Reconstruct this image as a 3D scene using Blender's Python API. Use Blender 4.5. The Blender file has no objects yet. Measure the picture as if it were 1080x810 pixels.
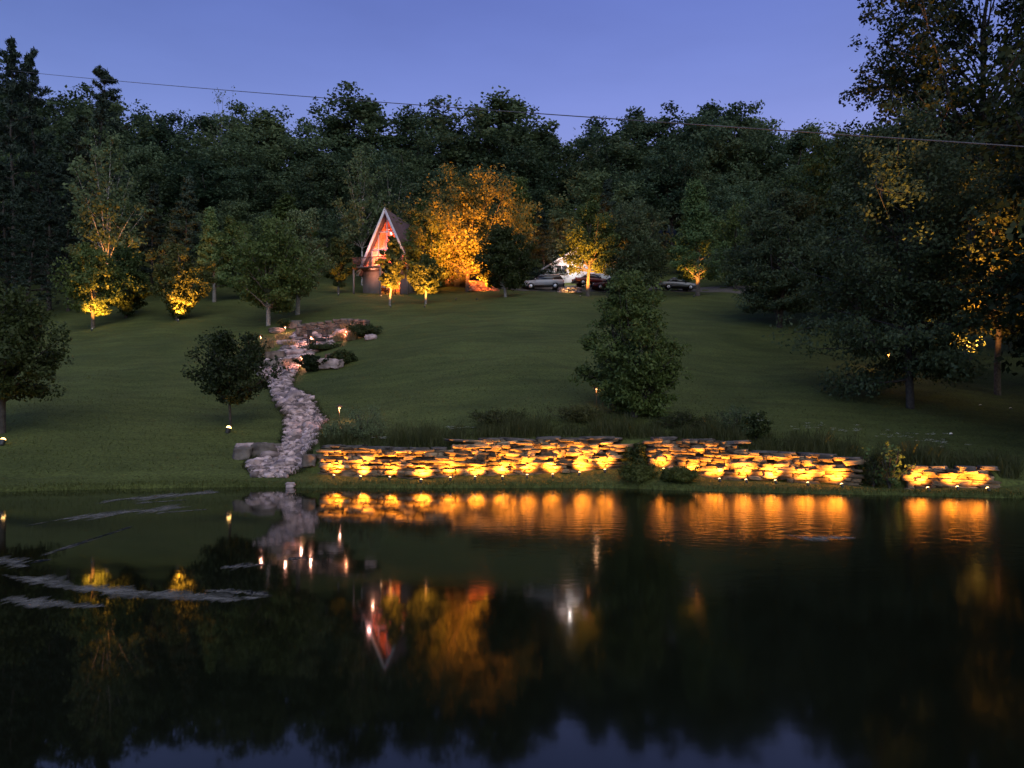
import bpy, math, random
import numpy as np
from mathutils import Vector, Matrix

# ------------------------------------------------------------------ camera, sky, sun, exposure
scene = bpy.context.scene
COL = scene.collection
CH, F, HZ = 2.5, 800.0, 440.0            # eye height over the pond (m), focal length and horizon row of the 1080 x 810 photograph
EXPO = 4.55
K = 1.0 / 2 ** EXPO                      # lamps are dim at this long exposure

cam = bpy.data.cameras.new('camera'); camera = bpy.data.objects.new('camera', cam); COL.objects.link(camera)
camera.location = (0, 0, CH); camera.rotation_euler = (math.radians(90), 0, 0)
cam.sensor_width = 36; cam.lens = 36 * F / 1080; cam.shift_y = (HZ - 405) / 1080
cam.clip_start = .1; cam.clip_end = 3000
scene.camera = camera

world = bpy.data.worlds.new('World'); scene.world = world; world.use_nodes = True
wn, wl = world.node_tree.nodes, world.node_tree.links
sky = wn.new('ShaderNodeTexSky'); sky.sky_type = 'NISHITA'; sky.sun_disc = False
sky.sun_elevation = math.radians(-2.0); sky.sun_rotation = math.radians(200); sky.ozone_density = 3.0
tc = wn.new('ShaderNodeTexCoord'); sep = wn.new('ShaderNodeSeparateXYZ'); wl.new(tc.outputs['Generated'], sep.inputs[0])
rmp = wn.new('ShaderNodeValToRGB'); wl.new(sep.outputs['Z'], rmp.inputs[0])
rmp.color_ramp.elements[0].position = .30; rmp.color_ramp.elements[0].color = (1.06, 1.04, .92, 1)
rmp.color_ramp.elements[1].position = .56; rmp.color_ramp.elements[1].color = (.60, .53, .58, 1)
cn = wn.new('ShaderNodeTexNoise'); cn.inputs['Scale'].default_value = 2.2; cn.inputs['Detail'].default_value = 6
cm = wn.new('ShaderNodeMapping'); cm.inputs['Scale'].default_value = (1, 1, 3.5); wl.new(tc.outputs['Generated'], cm.inputs[0]); wl.new(cm.outputs[0], cn.inputs['Vector'])
cr = wn.new('ShaderNodeMapRange'); cr.inputs['From Min'].default_value = .35; cr.inputs['From Max'].default_value = .8; cr.inputs['To Min'].default_value = .96; cr.inputs['To Max'].default_value = 1.16
wl.new(cn.outputs['Fac'], cr.inputs['Value'])
mul = wn.new('ShaderNodeMixRGB'); mul.blend_type = 'MULTIPLY'; mul.inputs[0].default_value = 1
wl.new(sky.outputs[0], mul.inputs[1]); wl.new(rmp.outputs[0], mul.inputs[2])
hz_ = wn.new('ShaderNodeVectorMath'); hz_.operation = 'SCALE'; wl.new(mul.outputs[0], hz_.inputs[0]); wl.new(cr.outputs[0], hz_.inputs['Scale'])   # thin veils of cloud
wl.new(hz_.outputs[0], wn['Background'].inputs[0]); wn['Background'].inputs[1].default_value = .225

sun = bpy.data.lights.new('sun', 'SUN'); sun.energy = 1.7 * K; sun.angle = math.radians(80); sun.color = (1, .95, .78)
sun_o = bpy.data.objects.new('sun', sun); COL.objects.link(sun_o)
sun_o.rotation_euler = (math.radians(50), 0, math.radians(22))

vs = scene.view_settings
vs.view_transform = 'Standard'; vs.look = 'None'; vs.exposure = EXPO; vs.gamma = 1; vs.use_curve_mapping = False
scene.render.engine = 'CYCLES'
cy = scene.cycles
cy.use_denoising = True; cy.max_bounces = 6; cy.diffuse_bounces = 2; cy.glossy_bounces = 3; cy.transmission_bounces = 4
cy.transparent_max_bounces = 8; cy.sample_clamp_indirect = 6 * K; cy.sample_clamp_direct = 0
cy.caustics_reflective = False; cy.caustics_refractive = False; cy.use_light_tree = True
cy.adaptive_threshold = .008

rng = np.random.default_rng(11)
R = math.radians

# ------------------------------------------------------------------ mesh and object helpers
class MB:
    """collects pieces and becomes one mesh"""
    def __init__(self): self.v = []; self.q = []; self.t = []; self.n = 0
    def add(self, v, q=None, t=None):
        v = np.asarray(v, float).reshape(-1, 3)
        if q is not None and len(q): self.q.append(np.asarray(q, int).reshape(-1, 4) + self.n)
        if t is not None and len(t): self.t.append(np.asarray(t, int).reshape(-1, 3) + self.n)
        self.v.append(v); self.n += len(v); return self
    def box(self, c, s, rz=0.0, taper=1.0):
        x, y, z = [k / 2 for k in s]
        p = np.array([(-x, -y, -z), (x, -y, -z), (x, y, -z), (-x, y, -z), (-x*taper, -y*taper, z), (x*taper, -y*taper, z), (x*taper, y*taper, z), (-x*taper, y*taper, z)])
        ca, sa = math.cos(rz), math.sin(rz)
        p = np.c_[p[:, 0]*ca - p[:, 1]*sa, p[:, 0]*sa + p[:, 1]*ca, p[:, 2]] + np.array(c)
        return self.add(p, [(0, 3, 2, 1), (4, 5, 6, 7), (0, 1, 5, 4), (1, 2, 6, 5), (2, 3, 7, 6), (3, 0, 4, 7)])
    def tube(self, pts, rad, n=6, cap=True):
        pts = np.asarray(pts, float); m = len(pts); rad = np.broadcast_to(np.asarray(rad, float), (m,))
        d = np.gradient(pts, axis=0); d /= np.linalg.norm(d, axis=1)[:, None] + 1e-9
        ref = np.array([0, 0, 1.]) if abs(d[0, 2]) < .9 else np.array([1., 0, 0])
        a = np.cross(d, ref); a /= np.linalg.norm(a, axis=1)[:, None] + 1e-9; b = np.cross(d, a)
        th = np.arange(n) * 2 * math.pi / n
        v = pts[:, None] + rad[:, None, None] * (np.cos(th)[None, :, None] * a[:, None] + np.sin(th)[None, :, None] * b[:, None])
        i = np.arange(m - 1)[:, None] * n; j = np.arange(n)[None]; k = (j + 1) % n
        q = np.stack([i + j, i + k, i + n + k, i + n + j], -1).reshape(-1, 4)
        v = v.reshape(-1, 3); t = []
        if cap:
            v = np.vstack([v, pts[:1], pts[-1:]]); e = m * n
            for s in range(n): t += [(e, (s + 1) % n, s), (e + 1, (m - 1)*n + s, (m - 1)*n + (s + 1) % n)]
        return self.add(v, q, t)
    def lathe(self, prof, c, n=12):
        return self.tube([(c[0], c[1], c[2] + z) for r, z in prof], [max(r, .0005) for r, z in prof], n)
    def prism(self, poly, y0, y1, M=None):
        """polygon in x,z pushed from y0 to y1"""
        n = len(poly); v = [(x, y0, z) for x, z in poly] + [(x, y1, z) for x, z in poly]
        q = [(i, (i + 1) % n, n + (i + 1) % n, n + i) for i in range(n)]
        c0, c1 = np.mean(v[:n], 0), np.mean(v[n:], 0); v = v + [tuple(c0), tuple(c1)]
        t = []
        for i in range(n): t += [(2*n, (i + 1) % n, i), (2*n + 1, n + i, n + (i + 1) % n)]
        return self.add(v, q, t)
    def mesh(self, name, material, smooth=False):
        me = bpy.data.meshes.new(name)
        if not self.v: return me
        v = np.concatenate(self.v); q = np.concatenate(self.q) if self.q else np.zeros((0, 4), int); t = np.concatenate(self.t) if self.t else np.zeros((0, 3), int)
        me.vertices.add(len(v)); me.vertices.foreach_set('co', v.astype(np.float32).ravel())
        me.loops.add(q.size + t.size); me.loops.foreach_set('vertex_index', np.concatenate([q.ravel(), t.ravel()]).astype(np.int32))
        me.polygons.add(len(q) + len(t))
        me.polygons.foreach_set('loop_start', np.concatenate([np.arange(len(q)) * 4, q.size + np.arange(len(t)) * 3]).astype(np.int32))
        if smooth: me.polygons.foreach_set('use_smooth', np.ones(len(q) + len(t), bool))
        me.update(calc_edges=True); me.validate()
        if material: me.materials.append(material)
        return me
    def obj(self, name, material, parent=None, smooth=False):
        o = bpy.data.objects.new(name, self.mesh(name, material, smooth)); COL.objects.link(o)
        if parent is not None: o.parent = parent
        return o

def tag(o, label=None, cat=None, group=None, kind=None):
    if label: o['label'] = label
    if cat: o['category'] = cat
    if group: o['group'] = group
    if kind: o['kind'] = kind
    return o
def thing(name, label, cat, loc=(0, 0, 0), rz=0.0, group=None):
    o = bpy.data.objects.new(name, None); COL.objects.link(o); o.empty_display_size = .2
    o.location = loc; o.rotation_euler = (0, 0, rz)
    return tag(o, label, cat, group)
def mobj(name, mesh, parent=None):
    o = bpy.data.objects.new(name, mesh); COL.objects.link(o); o.parent = parent; return o
def dup(o, parent=None):
    c = o.copy(); COL.objects.link(c)
    if parent is not None: c.parent = parent
    for ch in o.children: dup(ch, c)
    return c

# ------------------------------------------------------------------ materials
def mat(name, col, rough=.8, var=.25, scale=3.0, bump=0.0, bscale=12.0, metal=0.0, spec=.3, col2=None, detail=5):
    m = bpy.data.materials.new(name); m.use_nodes = True; N, L = m.node_tree.nodes, m.node_tree.links
    p = N['Principled BSDF']; p.inputs['Roughness'].default_value = rough; p.inputs['Metallic'].default_value = metal
    p.inputs['Specular IOR Level'].default_value = spec
    t = N.new('ShaderNodeTexCoord')
    nz = N.new('ShaderNodeTexNoise'); nz.inputs['Scale'].default_value = scale; nz.inputs['Detail'].default_value = detail
    L.new(t.outputs['Object'], nz.inputs['Vector'])
    r = N.new('ShaderNodeValToRGB'); L.new(nz.outputs['Fac'], r.inputs[0])
    c2 = col2 or [min(1, k * (1 + var)) for k in col]; c1 = col if col2 else [k * (1 - var) for k in col]
    r.color_ramp.elements[0].position = .33; r.color_ramp.elements[1].position = .67
    r.color_ramp.elements[0].color = (*c1, 1); r.color_ramp.elements[1].color = (*c2, 1)
    L.new(r.outputs[0], p.inputs['Base Color'])
    if bump:
        n2 = N.new('ShaderNodeTexNoise'); n2.inputs['Scale'].default_value = bscale; n2.inputs['Detail'].default_value = 6
        L.new(t.outputs['Object'], n2.inputs['Vector'])
        b = N.new('ShaderNodeBump'); b.inputs['Strength'].default_value = 1; b.inputs['Distance'].default_value = bump
        L.new(n2.outputs['Fac'], b.inputs['Height']); L.new(b.outputs[0], p.inputs['Normal'])
    return m
def leaf_mat(name, col, col2, scale=.5, trans=.35):
    m = bpy.data.materials.new(name); m.use_nodes = True; N, L = m.node_tree.nodes, m.node_tree.links
    p = N['Principled BSDF']; p.inputs['Roughness'].default_value = .55; p.inputs['Specular IOR Level'].default_value = .25
    t = N.new('ShaderNodeTexCoord'); nz = N.new('ShaderNodeTexNoise'); nz.inputs['Scale'].default_value = scale; nz.inputs['Detail'].default_value = 8
    nz.inputs['Roughness'].default_value = .7
    L.new(t.outputs['Object'], nz.inputs['Vector'])
    oi = N.new('ShaderNodeObjectInfo')
    ad = N.new('ShaderNodeMath'); ad.operation = 'MULTIPLY_ADD'; ad.inputs[1].default_value = .5; ad.inputs[2].default_value = -.25
    L.new(oi.outputs['Random'], ad.inputs[0])
    a2 = N.new('ShaderNodeMath'); L.new(nz.outputs['Fac'], a2.inputs[0]); L.new(ad.outputs[0], a2.inputs[1])
    r = N.new('ShaderNodeValToRGB'); L.new(a2.outputs[0], r.inputs[0])
    r.color_ramp.elements[0].position = .3; r.color_ramp.elements[1].position = .72
    r.color_ramp.elements[0].color = (*col, 1); r.color_ramp.elements[1].color = (*col2, 1)
    L.new(r.outputs[0], p.inputs['Base Color'])
    tr = N.new('ShaderNodeBsdfTranslucent'); L.new(r.outputs[0], tr.inputs[0])
    mx = N.new('ShaderNodeMixShader'); mx.inputs[0].default_value = trans
    L.new(p.outputs[0], mx.inputs[1]); L.new(tr.outputs[0], mx.inputs[2]); L.new(mx.outputs[0], N['Material Output'].inputs[0])
    return m
def glow_mat(name, col, strength):
    m = bpy.data.materials.new(name); m.use_nodes = True; p = m.node_tree.nodes['Principled BSDF']
    p.inputs['Base Color'].default_value = (.8, .75, .65, 1)
    p.inputs['Emission Color'].default_value = (*col, 1); p.inputs['Emission Strength'].default_value = strength * K
    m.cycles.emission_sampling = 'NONE'
    return m
def glass_mat(name, tint=(.9, .93, .95), clear=.85):
    m = bpy.data.materials.new(name); m.use_nodes = True; N, L = m.node_tree.nodes, m.node_tree.links
    N.remove(N['Principled BSDF'])
    tr = N.new('ShaderNodeBsdfTransparent'); tr.inputs[0].default_value = (*tint, 1)
    gl = N.new('ShaderNodeBsdfGlossy'); gl.inputs['Roughness'].default_value = .03
    mx = N.new('ShaderNodeMixShader'); mx.inputs[0].default_value = 1 - clear
    L.new(tr.outputs[0], mx.inputs[1]); L.new(gl.outputs[0], mx.inputs[2]); L.new(mx.outputs[0], N['Material Output'].inputs[0])
    return m

def by_stone(m, lo=.55, hi=1.45):
    N, L = m.node_tree.nodes, m.node_tree.links; p = N['Principled BSDF']; src = p.inputs['Base Color'].links[0].from_socket
    ge = N.new('ShaderNodeNewGeometry'); mr = N.new('ShaderNodeMapRange'); mr.inputs['To Min'].default_value = lo; mr.inputs['To Max'].default_value = hi
    L.new(ge.outputs['Random Per Island'], mr.inputs['Value']); x = N.new('ShaderNodeVectorMath'); x.operation = 'SCALE'
    L.new(src, x.inputs[0]); L.new(mr.outputs[0], x.inputs['Scale']); L.new(x.outputs[0], p.inputs['Base Color'])
M = dict(
    bark=mat('bark', (.10, .085, .07), .9, .4, 6, .02, 25),
    bark_dark=mat('bark_dark', (.05, .043, .036), .9, .4, 6, .02, 25),
    bark_pale=mat('bark_pale', (.20, .18, .155), .85, .35, 8, .01, 25),
    bark_birch=mat('bark_birch', (.06, .05, .045), .8, .3, 5, .01, 25, col2=(.60, .55, .49)),
    leaf=leaf_mat('leaf', (.036, .062, .017), (.098, .138, .036)),
    leaf_forest=leaf_mat('leaf_forest', (.030, .058, .031), (.095, .142, .068), .12),
    leaf_forest2=leaf_mat('leaf_forest2', (.038, .064, .030), (.115, .160, .068), .12),
    leaf_pine=leaf_mat('leaf_pine', (.016, .030, .020), (.040, .064, .042), .3, .15),
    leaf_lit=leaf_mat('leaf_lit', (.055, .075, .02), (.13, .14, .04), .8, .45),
    leaf_grey=leaf_mat('leaf_grey', (.066, .094, .042), (.150, .190, .086), .5),
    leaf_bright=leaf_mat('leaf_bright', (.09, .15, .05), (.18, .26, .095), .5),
    leaf_dark=leaf_mat('leaf_dark', (.017, .028, .008), (.048, .066, .018), .5),
    grass_tall=leaf_mat('grass_tall', (.030, .038, .010), (.075, .078, .024), .4, .3),
    grass_bank=leaf_mat('grass_bank', (.042, .054, .011), (.080, .094, .020), .6, .3),
    grass_dry=leaf_mat('grass_dry', (.16, .12, .06), (.30, .22, .11), 1.5, .3),
    petal=mat('petal', (.75, .74, .68), .7, .05),
    stone=mat('stone', (.085, .060, .036), .85, .4, 2.2, .025, 18, col2=(.27, .19, .115)),
    stone_cap=mat('stone_cap', (.05, .042, .042), .85, .3, 3, .015, 18, col2=(.12, .105, .10)),
    stone_pale=mat('stone_pale', (.20, .150, .148), .8, .3, 3, .01, 20, col2=(.48, .365, .36)),
    stone_brown=mat('stone_brown', (.06, .048, .042), .85, .3, 2, .03, 10, col2=(.17, .14, .12)),
    earth=mat('earth', (.020, .017, .013), .95, .3, 3, .02, 15),
    black_metal=mat('black_metal', (.02, .02, .02), .45, .2, 9, spec=.5),
    copper=mat('copper', (.22, .13, .07), .4, .25, 14, metal=.8),
    lens=glow_mat('lens', (1, .52, .13), 14), lens_soft=glow_mat('lens_soft', (1, .58, .24), 9), lens_dim=glow_mat('lens_dim', (1, .55, .2), .03),
    lens_path=glow_mat('lens_path', (1, .46, .15), 1.8),
    cable=mat('cable', (.09, .09, .10), .6, .2, 3),
    white_trim=mat('white_trim', (.60, .55, .56), .6, .06, 4),
    siding=mat('siding', (.22, .165, .14), .8, .1, 2),
    siding_white=mat('siding_white', (.74, .74, .76), .7, .06, 2),
    wood_warm=mat('wood_warm', (.50, .24, .15), .6, .2, 5, col2=(.70, .40, .26)),
    wood_deck=mat('wood_deck', (.16, .10, .085), .8, .25, 5),
    wood_rail=mat('wood_rail', (.10, .05, .045), .7, .25, 5),
    shingle=mat('shingle', (.11, .062, .062), .9, .3, 8, .01, 30, col2=(.19, .115, .115)),
    brick=mat('brick', (.30, .13, .075), .85, .3, 4, .02, 14, col2=(.46, .22, .13)),
    curtain=mat('curtain', (.6, .3, .2), .9, .2, 5),
    glass=glass_mat('glass'), dark_glass=mat('dark_glass', (.02, .022, .026), .08, .1, 2, spec=.6),
    car_white=mat('car_white', (.36, .37, .40), .3, .04, 2, spec=.5), car_red=mat('car_red', (.10, .014, .014), .3, .08, 2, spec=.5),
    car_silver=mat('car_silver', (.20, .21, .23), .3, .04, 2, spec=.5, metal=.3),
    rubber=mat('rubber', (.018, .018, .018), .85, .2, 9), rim=mat('rim', (.45, .45, .47), .35, .1, 5, metal=.8),
    red_lamp=mat('red_lamp', (.35, .02, .02), .3, .1, 5), lamp_clear=mat('lamp_clear', (.7, .7, .7), .2, .1, 5, spec=.6),
    bumper=mat('bumper', (.04, .04, .045), .5, .2, 5), iron=mat('iron', (.025, .022, .02), .7, .3, 8),
    gravel=mat('gravel', (.10, .09, .08), .95, .4, 20, .01, 40),
)

for k_ in ('stone', 'stone_pale', 'brick'): by_stone(M[k_], .3, 1.5)
def lawn_mat():
    m = bpy.data.materials.new('lawn'); m.use_nodes = True; N, L = m.node_tree.nodes, m.node_tree.links
    p = N['Principled BSDF']; p.inputs['Roughness'].default_value = .9; p.inputs['Specular IOR Level'].default_value = .15
    t = N.new('ShaderNodeTexCoord')
    def noise(sc, det, stretch=(1, 1, 1)):
        mp = N.new('ShaderNodeMapping'); mp.inputs['Scale'].default_value = stretch; L.new(t.outputs['Object'], mp.inputs[0])
        z = N.new('ShaderNodeTexNoise'); z.inputs['Scale'].default_value = sc; z.inputs['Detail'].default_value = det; z.inputs['Roughness'].default_value = .65
        L.new(mp.outputs[0], z.inputs['Vector']); return z.outputs['Fac']
    big = noise(.10, 4); mid = noise(.9, 6, (.22, 1.2, 1)); fine = noise(9, 8)
    r = N.new('ShaderNodeValToRGB'); L.new(big, r.inputs[0])
    r.color_ramp.elements[0].position = .32; r.color_ramp.elements[0].color = (.050, .064, .017, 1)
    r.color_ramp.elements[1].position = .70; r.color_ramp.elements[1].color = (.084, .100, .027, 1)
    def mulr(inp, fac, lo, hi):
        rr = N.new('ShaderNodeMapRange'); rr.inputs['From Min'].default_value = .3; rr.inputs['From Max'].default_value = .7
        rr.inputs['To Min'].default_value = lo; rr.inputs['To Max'].default_value = hi; L.new(fac, rr.inputs['Value'])
        x = N.new('ShaderNodeVectorMath'); x.operation = 'SCALE'; L.new(inp, x.inputs[0]); L.new(rr.outputs[0], x.inputs['Scale']); return x.outputs[0]
    c = mulr(mulr(r.outputs[0], mid, .76, 1.26), fine, .5, 1.5)
    L.new(c, p.inputs['Base Color'])
    b = N.new('ShaderNodeBump'); b.inputs['Distance'].default_value = .05; L.new(fine, b.inputs['Height']); L.new(b.outputs[0], p.inputs['Normal'])
    return m
M['lawn'] = lawn_mat()

def water_mat():
    m = bpy.data.materials.new('pond_water'); m.use_nodes = True; N, L = m.node_tree.nodes, m.node_tree.links
    p = N['Principled BSDF']; p.inputs['Base Color'].default_value = (.0055, .0065, .0035, 1); p.inputs['Roughness'].default_value = .05
    p.inputs['IOR'].default_value = 1.26
    t = N.new('ShaderNodeTexCoord'); sp = N.new('ShaderNodeSeparateXYZ'); L.new(t.outputs['Object'], sp.inputs[0])
    def noise(sc, det, off=0.0, stretch=(1, 1, 1)):
        mp = N.new('ShaderNodeMapping'); mp.inputs['Location'].default_value = (off, off, off); mp.inputs['Scale'].default_value = stretch
        L.new(t.outputs['Object'], mp.inputs[0])
        z = N.new('ShaderNodeTexNoise'); z.inputs['Scale'].default_value = sc; z.inputs['Detail'].default_value = det
        L.new(mp.outputs[0], z.inputs['Vector']); return z.outputs['Fac']
    def rng_(inp, a, b, lo, hi):
        rr = N.new('ShaderNodeMapRange'); rr.interpolation_type = 'SMOOTHSTEP'
        for k, v in zip(('From Min', 'From Max', 'To Min', 'To Max'), (a, b, lo, hi)): rr.inputs[k].default_value = v
        L.new(inp, rr.inputs['Value']); return rr.outputs[0]
    def op(o, a, b):
        x = N.new('ShaderNodeMath'); x.operation = o
        for i, k in enumerate((a, b)):
            if isinstance(k, (int, float)): x.inputs[i].default_value = k
            else: L.new(k, x.inputs[i])
        return x.outputs[0]
    breeze = rng_(sp.outputs['X'], -4, 5, .22, 2.0)                       # calmer on the left
    patch = rng_(noise(.16, 2, 7.0, (.5, 1, 1)), .42, .68, .6, 1.35)
    wave = op('ADD', op('MULTIPLY', noise(2.6, 3, 0, (1, 1.4, 1)), 1.0), op('MULTIPLY', noise(9, 2, 3.1), .22))
    # a ruffled patch out on the right
    dx = op('MULTIPLY', op('SUBTRACT', sp.outputs['X'], 6.35), .75); dy = op('MULTIPLY', op('SUBTRACT', sp.outputs['Y'], 15.7), 2.4)
    ring = op('ADD', op('MULTIPLY', dx, dx), op('MULTIPLY', dy, dy))
    near = rng_(sp.outputs['Y'], 8, 17, .07, 1.0)
    ruff = rng_(ring, .1, 1.2, 1.5, 0)
    h = op('ADD', op('MULTIPLY', op('MULTIPLY', op('MULTIPLY', wave, breeze), patch), near), op('MULTIPLY', noise(14, 2, 1.0), op('MULTIPLY', ruff, .8)))
    L.new(op('MULTIPLY', rng_(sp.outputs['X'], -5, 4, .045, .12), rng_(sp.outputs['Y'], 7, 19, .6, 1.0)), p.inputs['Roughness'])
    b = N.new('ShaderNodeBump'); b.inputs['Distance'].default_value = .0045; b.inputs['Strength'].default_value = 1
    L.new(h, b.inputs['Height']); L.new(b.outputs[0], p.inputs['Normal'])
    return m
M['water'] = water_mat()

# ------------------------------------------------------------------ terrain
UK = [-700, 0, 250, 560, 820, 1080, 1800]
DK = [20, 24, 27, 32, 40, 50, 62, 75, 90, 110, 145, 200, 300, 500]
HT = np.array([
    [-1.4, -.2, .35, 1.55, 3.4, 5.6, 8.2, 11.3, 16.0, 24, 37, 56, 82, 112],
    [-1.4, -.2, .35, 1.65, 3.6, 5.7, 8.3, 11.4, 16.0, 24, 37, 56, 82, 112],
    [-1.4, -.3, .30, 1.25, 3.0, 5.6, 8.9, 12.8, 17.2, 24, 37, 56, 82, 112],
    [-.2, .6, 1.3, 2.35, 4.3, 7.1, 10.4, 14.1, 17.6, 24, 37, 56, 82, 112],
    [-.2, .5, 1.05, 1.9, 3.3, 5.8, 9.6, 13.4, 17.4, 24, 37, 56, 82, 112],
    [-.1, .35, .7, 1.35, 2.6, 4.9, 8.4, 12.0, 16.6, 24, 37, 56, 82, 112],
    [-.1, .35, .7, 1.35, 2.6, 4.9, 8.4, 12.0, 16.6, 24, 37, 56, 82, 112]])
def H0(u, D):
    u = np.atleast_1d(np.asarray(u, float)); D = np.atleast_1d(np.asarray(D, float)); u, D = np.broadcast_arrays(u, D)
    rows = np.stack([np.interp(D, DK, h) for h in HT])
    uc = np.clip(u, UK[0], UK[-1]); i = np.clip(np.searchsorted(UK, uc) - 1, 0, len(UK) - 2)
    f = (uc - np.array(UK)[i]) / (np.array(UK)[i + 1] - np.array(UK)[i]); f = f * f * (3 - 2 * f)
    idx = np.indices(i.shape)
    return rows[(i, *idx)] * (1 - f) + rows[(i + 1, *idx)] * f
#        u     D     base  top   (the line of the walls along the pond)
WL = np.array([(-700, 27.0, .35, .35), (0, 27.0, .33, .33), (230, 28.4, .45, .45), (318, 29.0, .40, .40), (338, 28.9, .34, .95), (345, 28.9, .33, 1.32),
    (445, 27.9, .27, 1.22), (478, 28.0, .33, 1.24), (486, 28.1, .36, 1.55), (560, 28.4, .40, 1.60), (650, 29.2, .56, 1.62), (658, 29.2, .62, 1.55), (684, 28.9, .72, 1.58),
    (700, 28.7, .62, 1.60), (728, 28.3, .40, 1.58), (760, 27.8, .25, 1.52), (780, 27.5, .23, 1.48), (786, 27.45, .22, 1.20), (850, 26.8, .20, 1.10), (903, 26.1, .12, .98), (912, 26.0, .14, .60),
    (945, 25.7, .12, .55), (960, 25.5, .10, .74), (1046, 24.8, .22, .74), (1056, 24.7, .26, .45), (1080, 24.5, .30, .40), (1800, 24.5, .3, .4)])
def wl(u, c): return np.interp(u, WL[:, 0], WL[:, c])
def shore(u): return np.interp(u, [-700, 0, 120, 260, 340, 470, 600, 660, 700, 760, 880, 1080, 1800], [25.3, 25.4, 26.4, 27.2, 26.8, 26.7, 26.9, 26.6, 26.0, 25.4, 24.6, 23.3, 23.3])
def wob(x, y):
    return .10*np.sin(x*.31 + y*.17) + .07*np.sin(x*.73 - y*.41 + 1.3) + .04*np.sin(x*1.7 + y*1.1)
def hz(u, D):
    u, D = np.broadcast_arrays(np.atleast_1d(np.asarray(u, float)), np.atleast_1d(np.asarray(D, float)))
    W, b, t, S = wl(u, 1), wl(u, 2), wl(u, 3), shore(u)
    x = (u - 540) / F * D
    hill = H0(u, D) + (t - H0(u, W)) * np.exp(-np.maximum(D - W, 0) / 5.0) + wob(x, D) * np.clip((D - W - 1) / 8, 0, 1)
    f = np.clip((D - S) / np.maximum(W - S, .05), 0, 1)
    bank = .10 * np.clip(f * 6, 0, 1) + (b - .10) * f ** 1.2 + .02*np.sin(x*2.3)*np.clip(f*3, 0, 1)
    bed = -.02 - np.clip((S - D) * .35, 0, 2.0)
    k = np.clip((D - W - .06) / .12, 0, 1)
    return np.where(D > W + .06, b + (hill - b) * np.where(D < W + .18, k, 1), np.where(D > S, bank, bed))
def g(u, D): return float(hz(u, D)[0])
def pt(u, D, dz=0.0): return ((u - 540) / F * D, D, g(u, D) + dz)
def ray(u, v, lo=26.0, hi=140.0):
    """where the sight line through a spot of the lawn meets the ground"""
    D = np.linspace(lo, hi, 1500); z = CH - (v - HZ) * D / F
    i = np.argmax(hz(np.full_like(D, u), D) >= z); return float(D[i])
def top(u, v, D): return CH - (v - HZ) * D / F - g(u, D)          # height of a thing at distance D whose top shows at row v

us = np.concatenate([np.linspace(-700, -60, 50), np.linspace(-55, 1135, 420), np.linspace(1140, 1800, 50)])
gu = []
for u in us:
    S, W = float(shore(u)), float(wl(u, 1))
    gu.append(np.concatenate([[10, 16, S - 3, S - 1, S - .3], np.linspace(S, W + .05, 12), [W + .08, W + .12, W + .18], W + .18 + (np.linspace(0, 1, 150)[1:] ** 1.5) * 75, [108, 114, 122, 134, 150, 175, 210, 270, 360, 500]]))
DD = np.array(gu); UU = np.broadcast_to(us[:, None], DD.shape)
ZZ = hz(UU, DD); XX = (UU - 540) / F * DD
nu, nd = DD.shape
ii, jj = np.meshgrid(np.arange(nu - 1), np.arange(nd - 1), indexing='ij')
quads = np.stack([ii*nd + jj, (ii + 1)*nd + jj, (ii + 1)*nd + jj + 1, ii*nd + jj + 1], -1).reshape(-1, 4)
tag(MB().add(np.stack([XX, DD, ZZ], -1).reshape(-1, 3), quads).obj('lawn', M['lawn'], smooth=True), kind='structure')
xs = np.linspace(-90, 90, 40); ys = np.array([-80, -40, -15, -5, 0, 1.5, 3, 4.5, 7, 10.2]); zs = np.array([1.6, 1.4, 1.1, .95, .88, .6, .1, -.5, -1.4, -2.0])
gx, gy = np.meshgrid(xs, ys, indexing='ij'); gz = np.broadcast_to(zs, gx.shape)
ii, jj = np.meshgrid(np.arange(39), np.arange(9), indexing='ij')
tag(MB().add(np.stack([gx, gy, gz], -1).reshape(-1, 3), np.stack([ii*10 + jj, (ii + 1)*10 + jj, (ii + 1)*10 + jj + 1, ii*10 + jj + 1], -1).reshape(-1, 4)).obj('near_bank', M['lawn'], smooth=True), kind='structure')
tag(MB().add([(-60, .5, 0), (60, .5, 0), (60, 29, 0), (-60, 29, 0)], [(0, 1, 2, 3)]).obj('pond_water', M['water']), kind='structure')
# gravel drive up by the garage
dv = MB(); dn = 30; du = np.linspace(500, 800, dn)
row = [[pt(u, d, .03) for u in du] for d in (88.5, 90, 92, 94)]
dv.add(np.array(row).reshape(-1, 3), [(r*dn + i, r*dn + i + 1, (r + 1)*dn + i + 1, (r + 1)*dn + i) for r in range(3) for i in range(dn - 1)])
tag(dv.obj('gravel_drive', M['gravel']), kind='structure')

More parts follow.
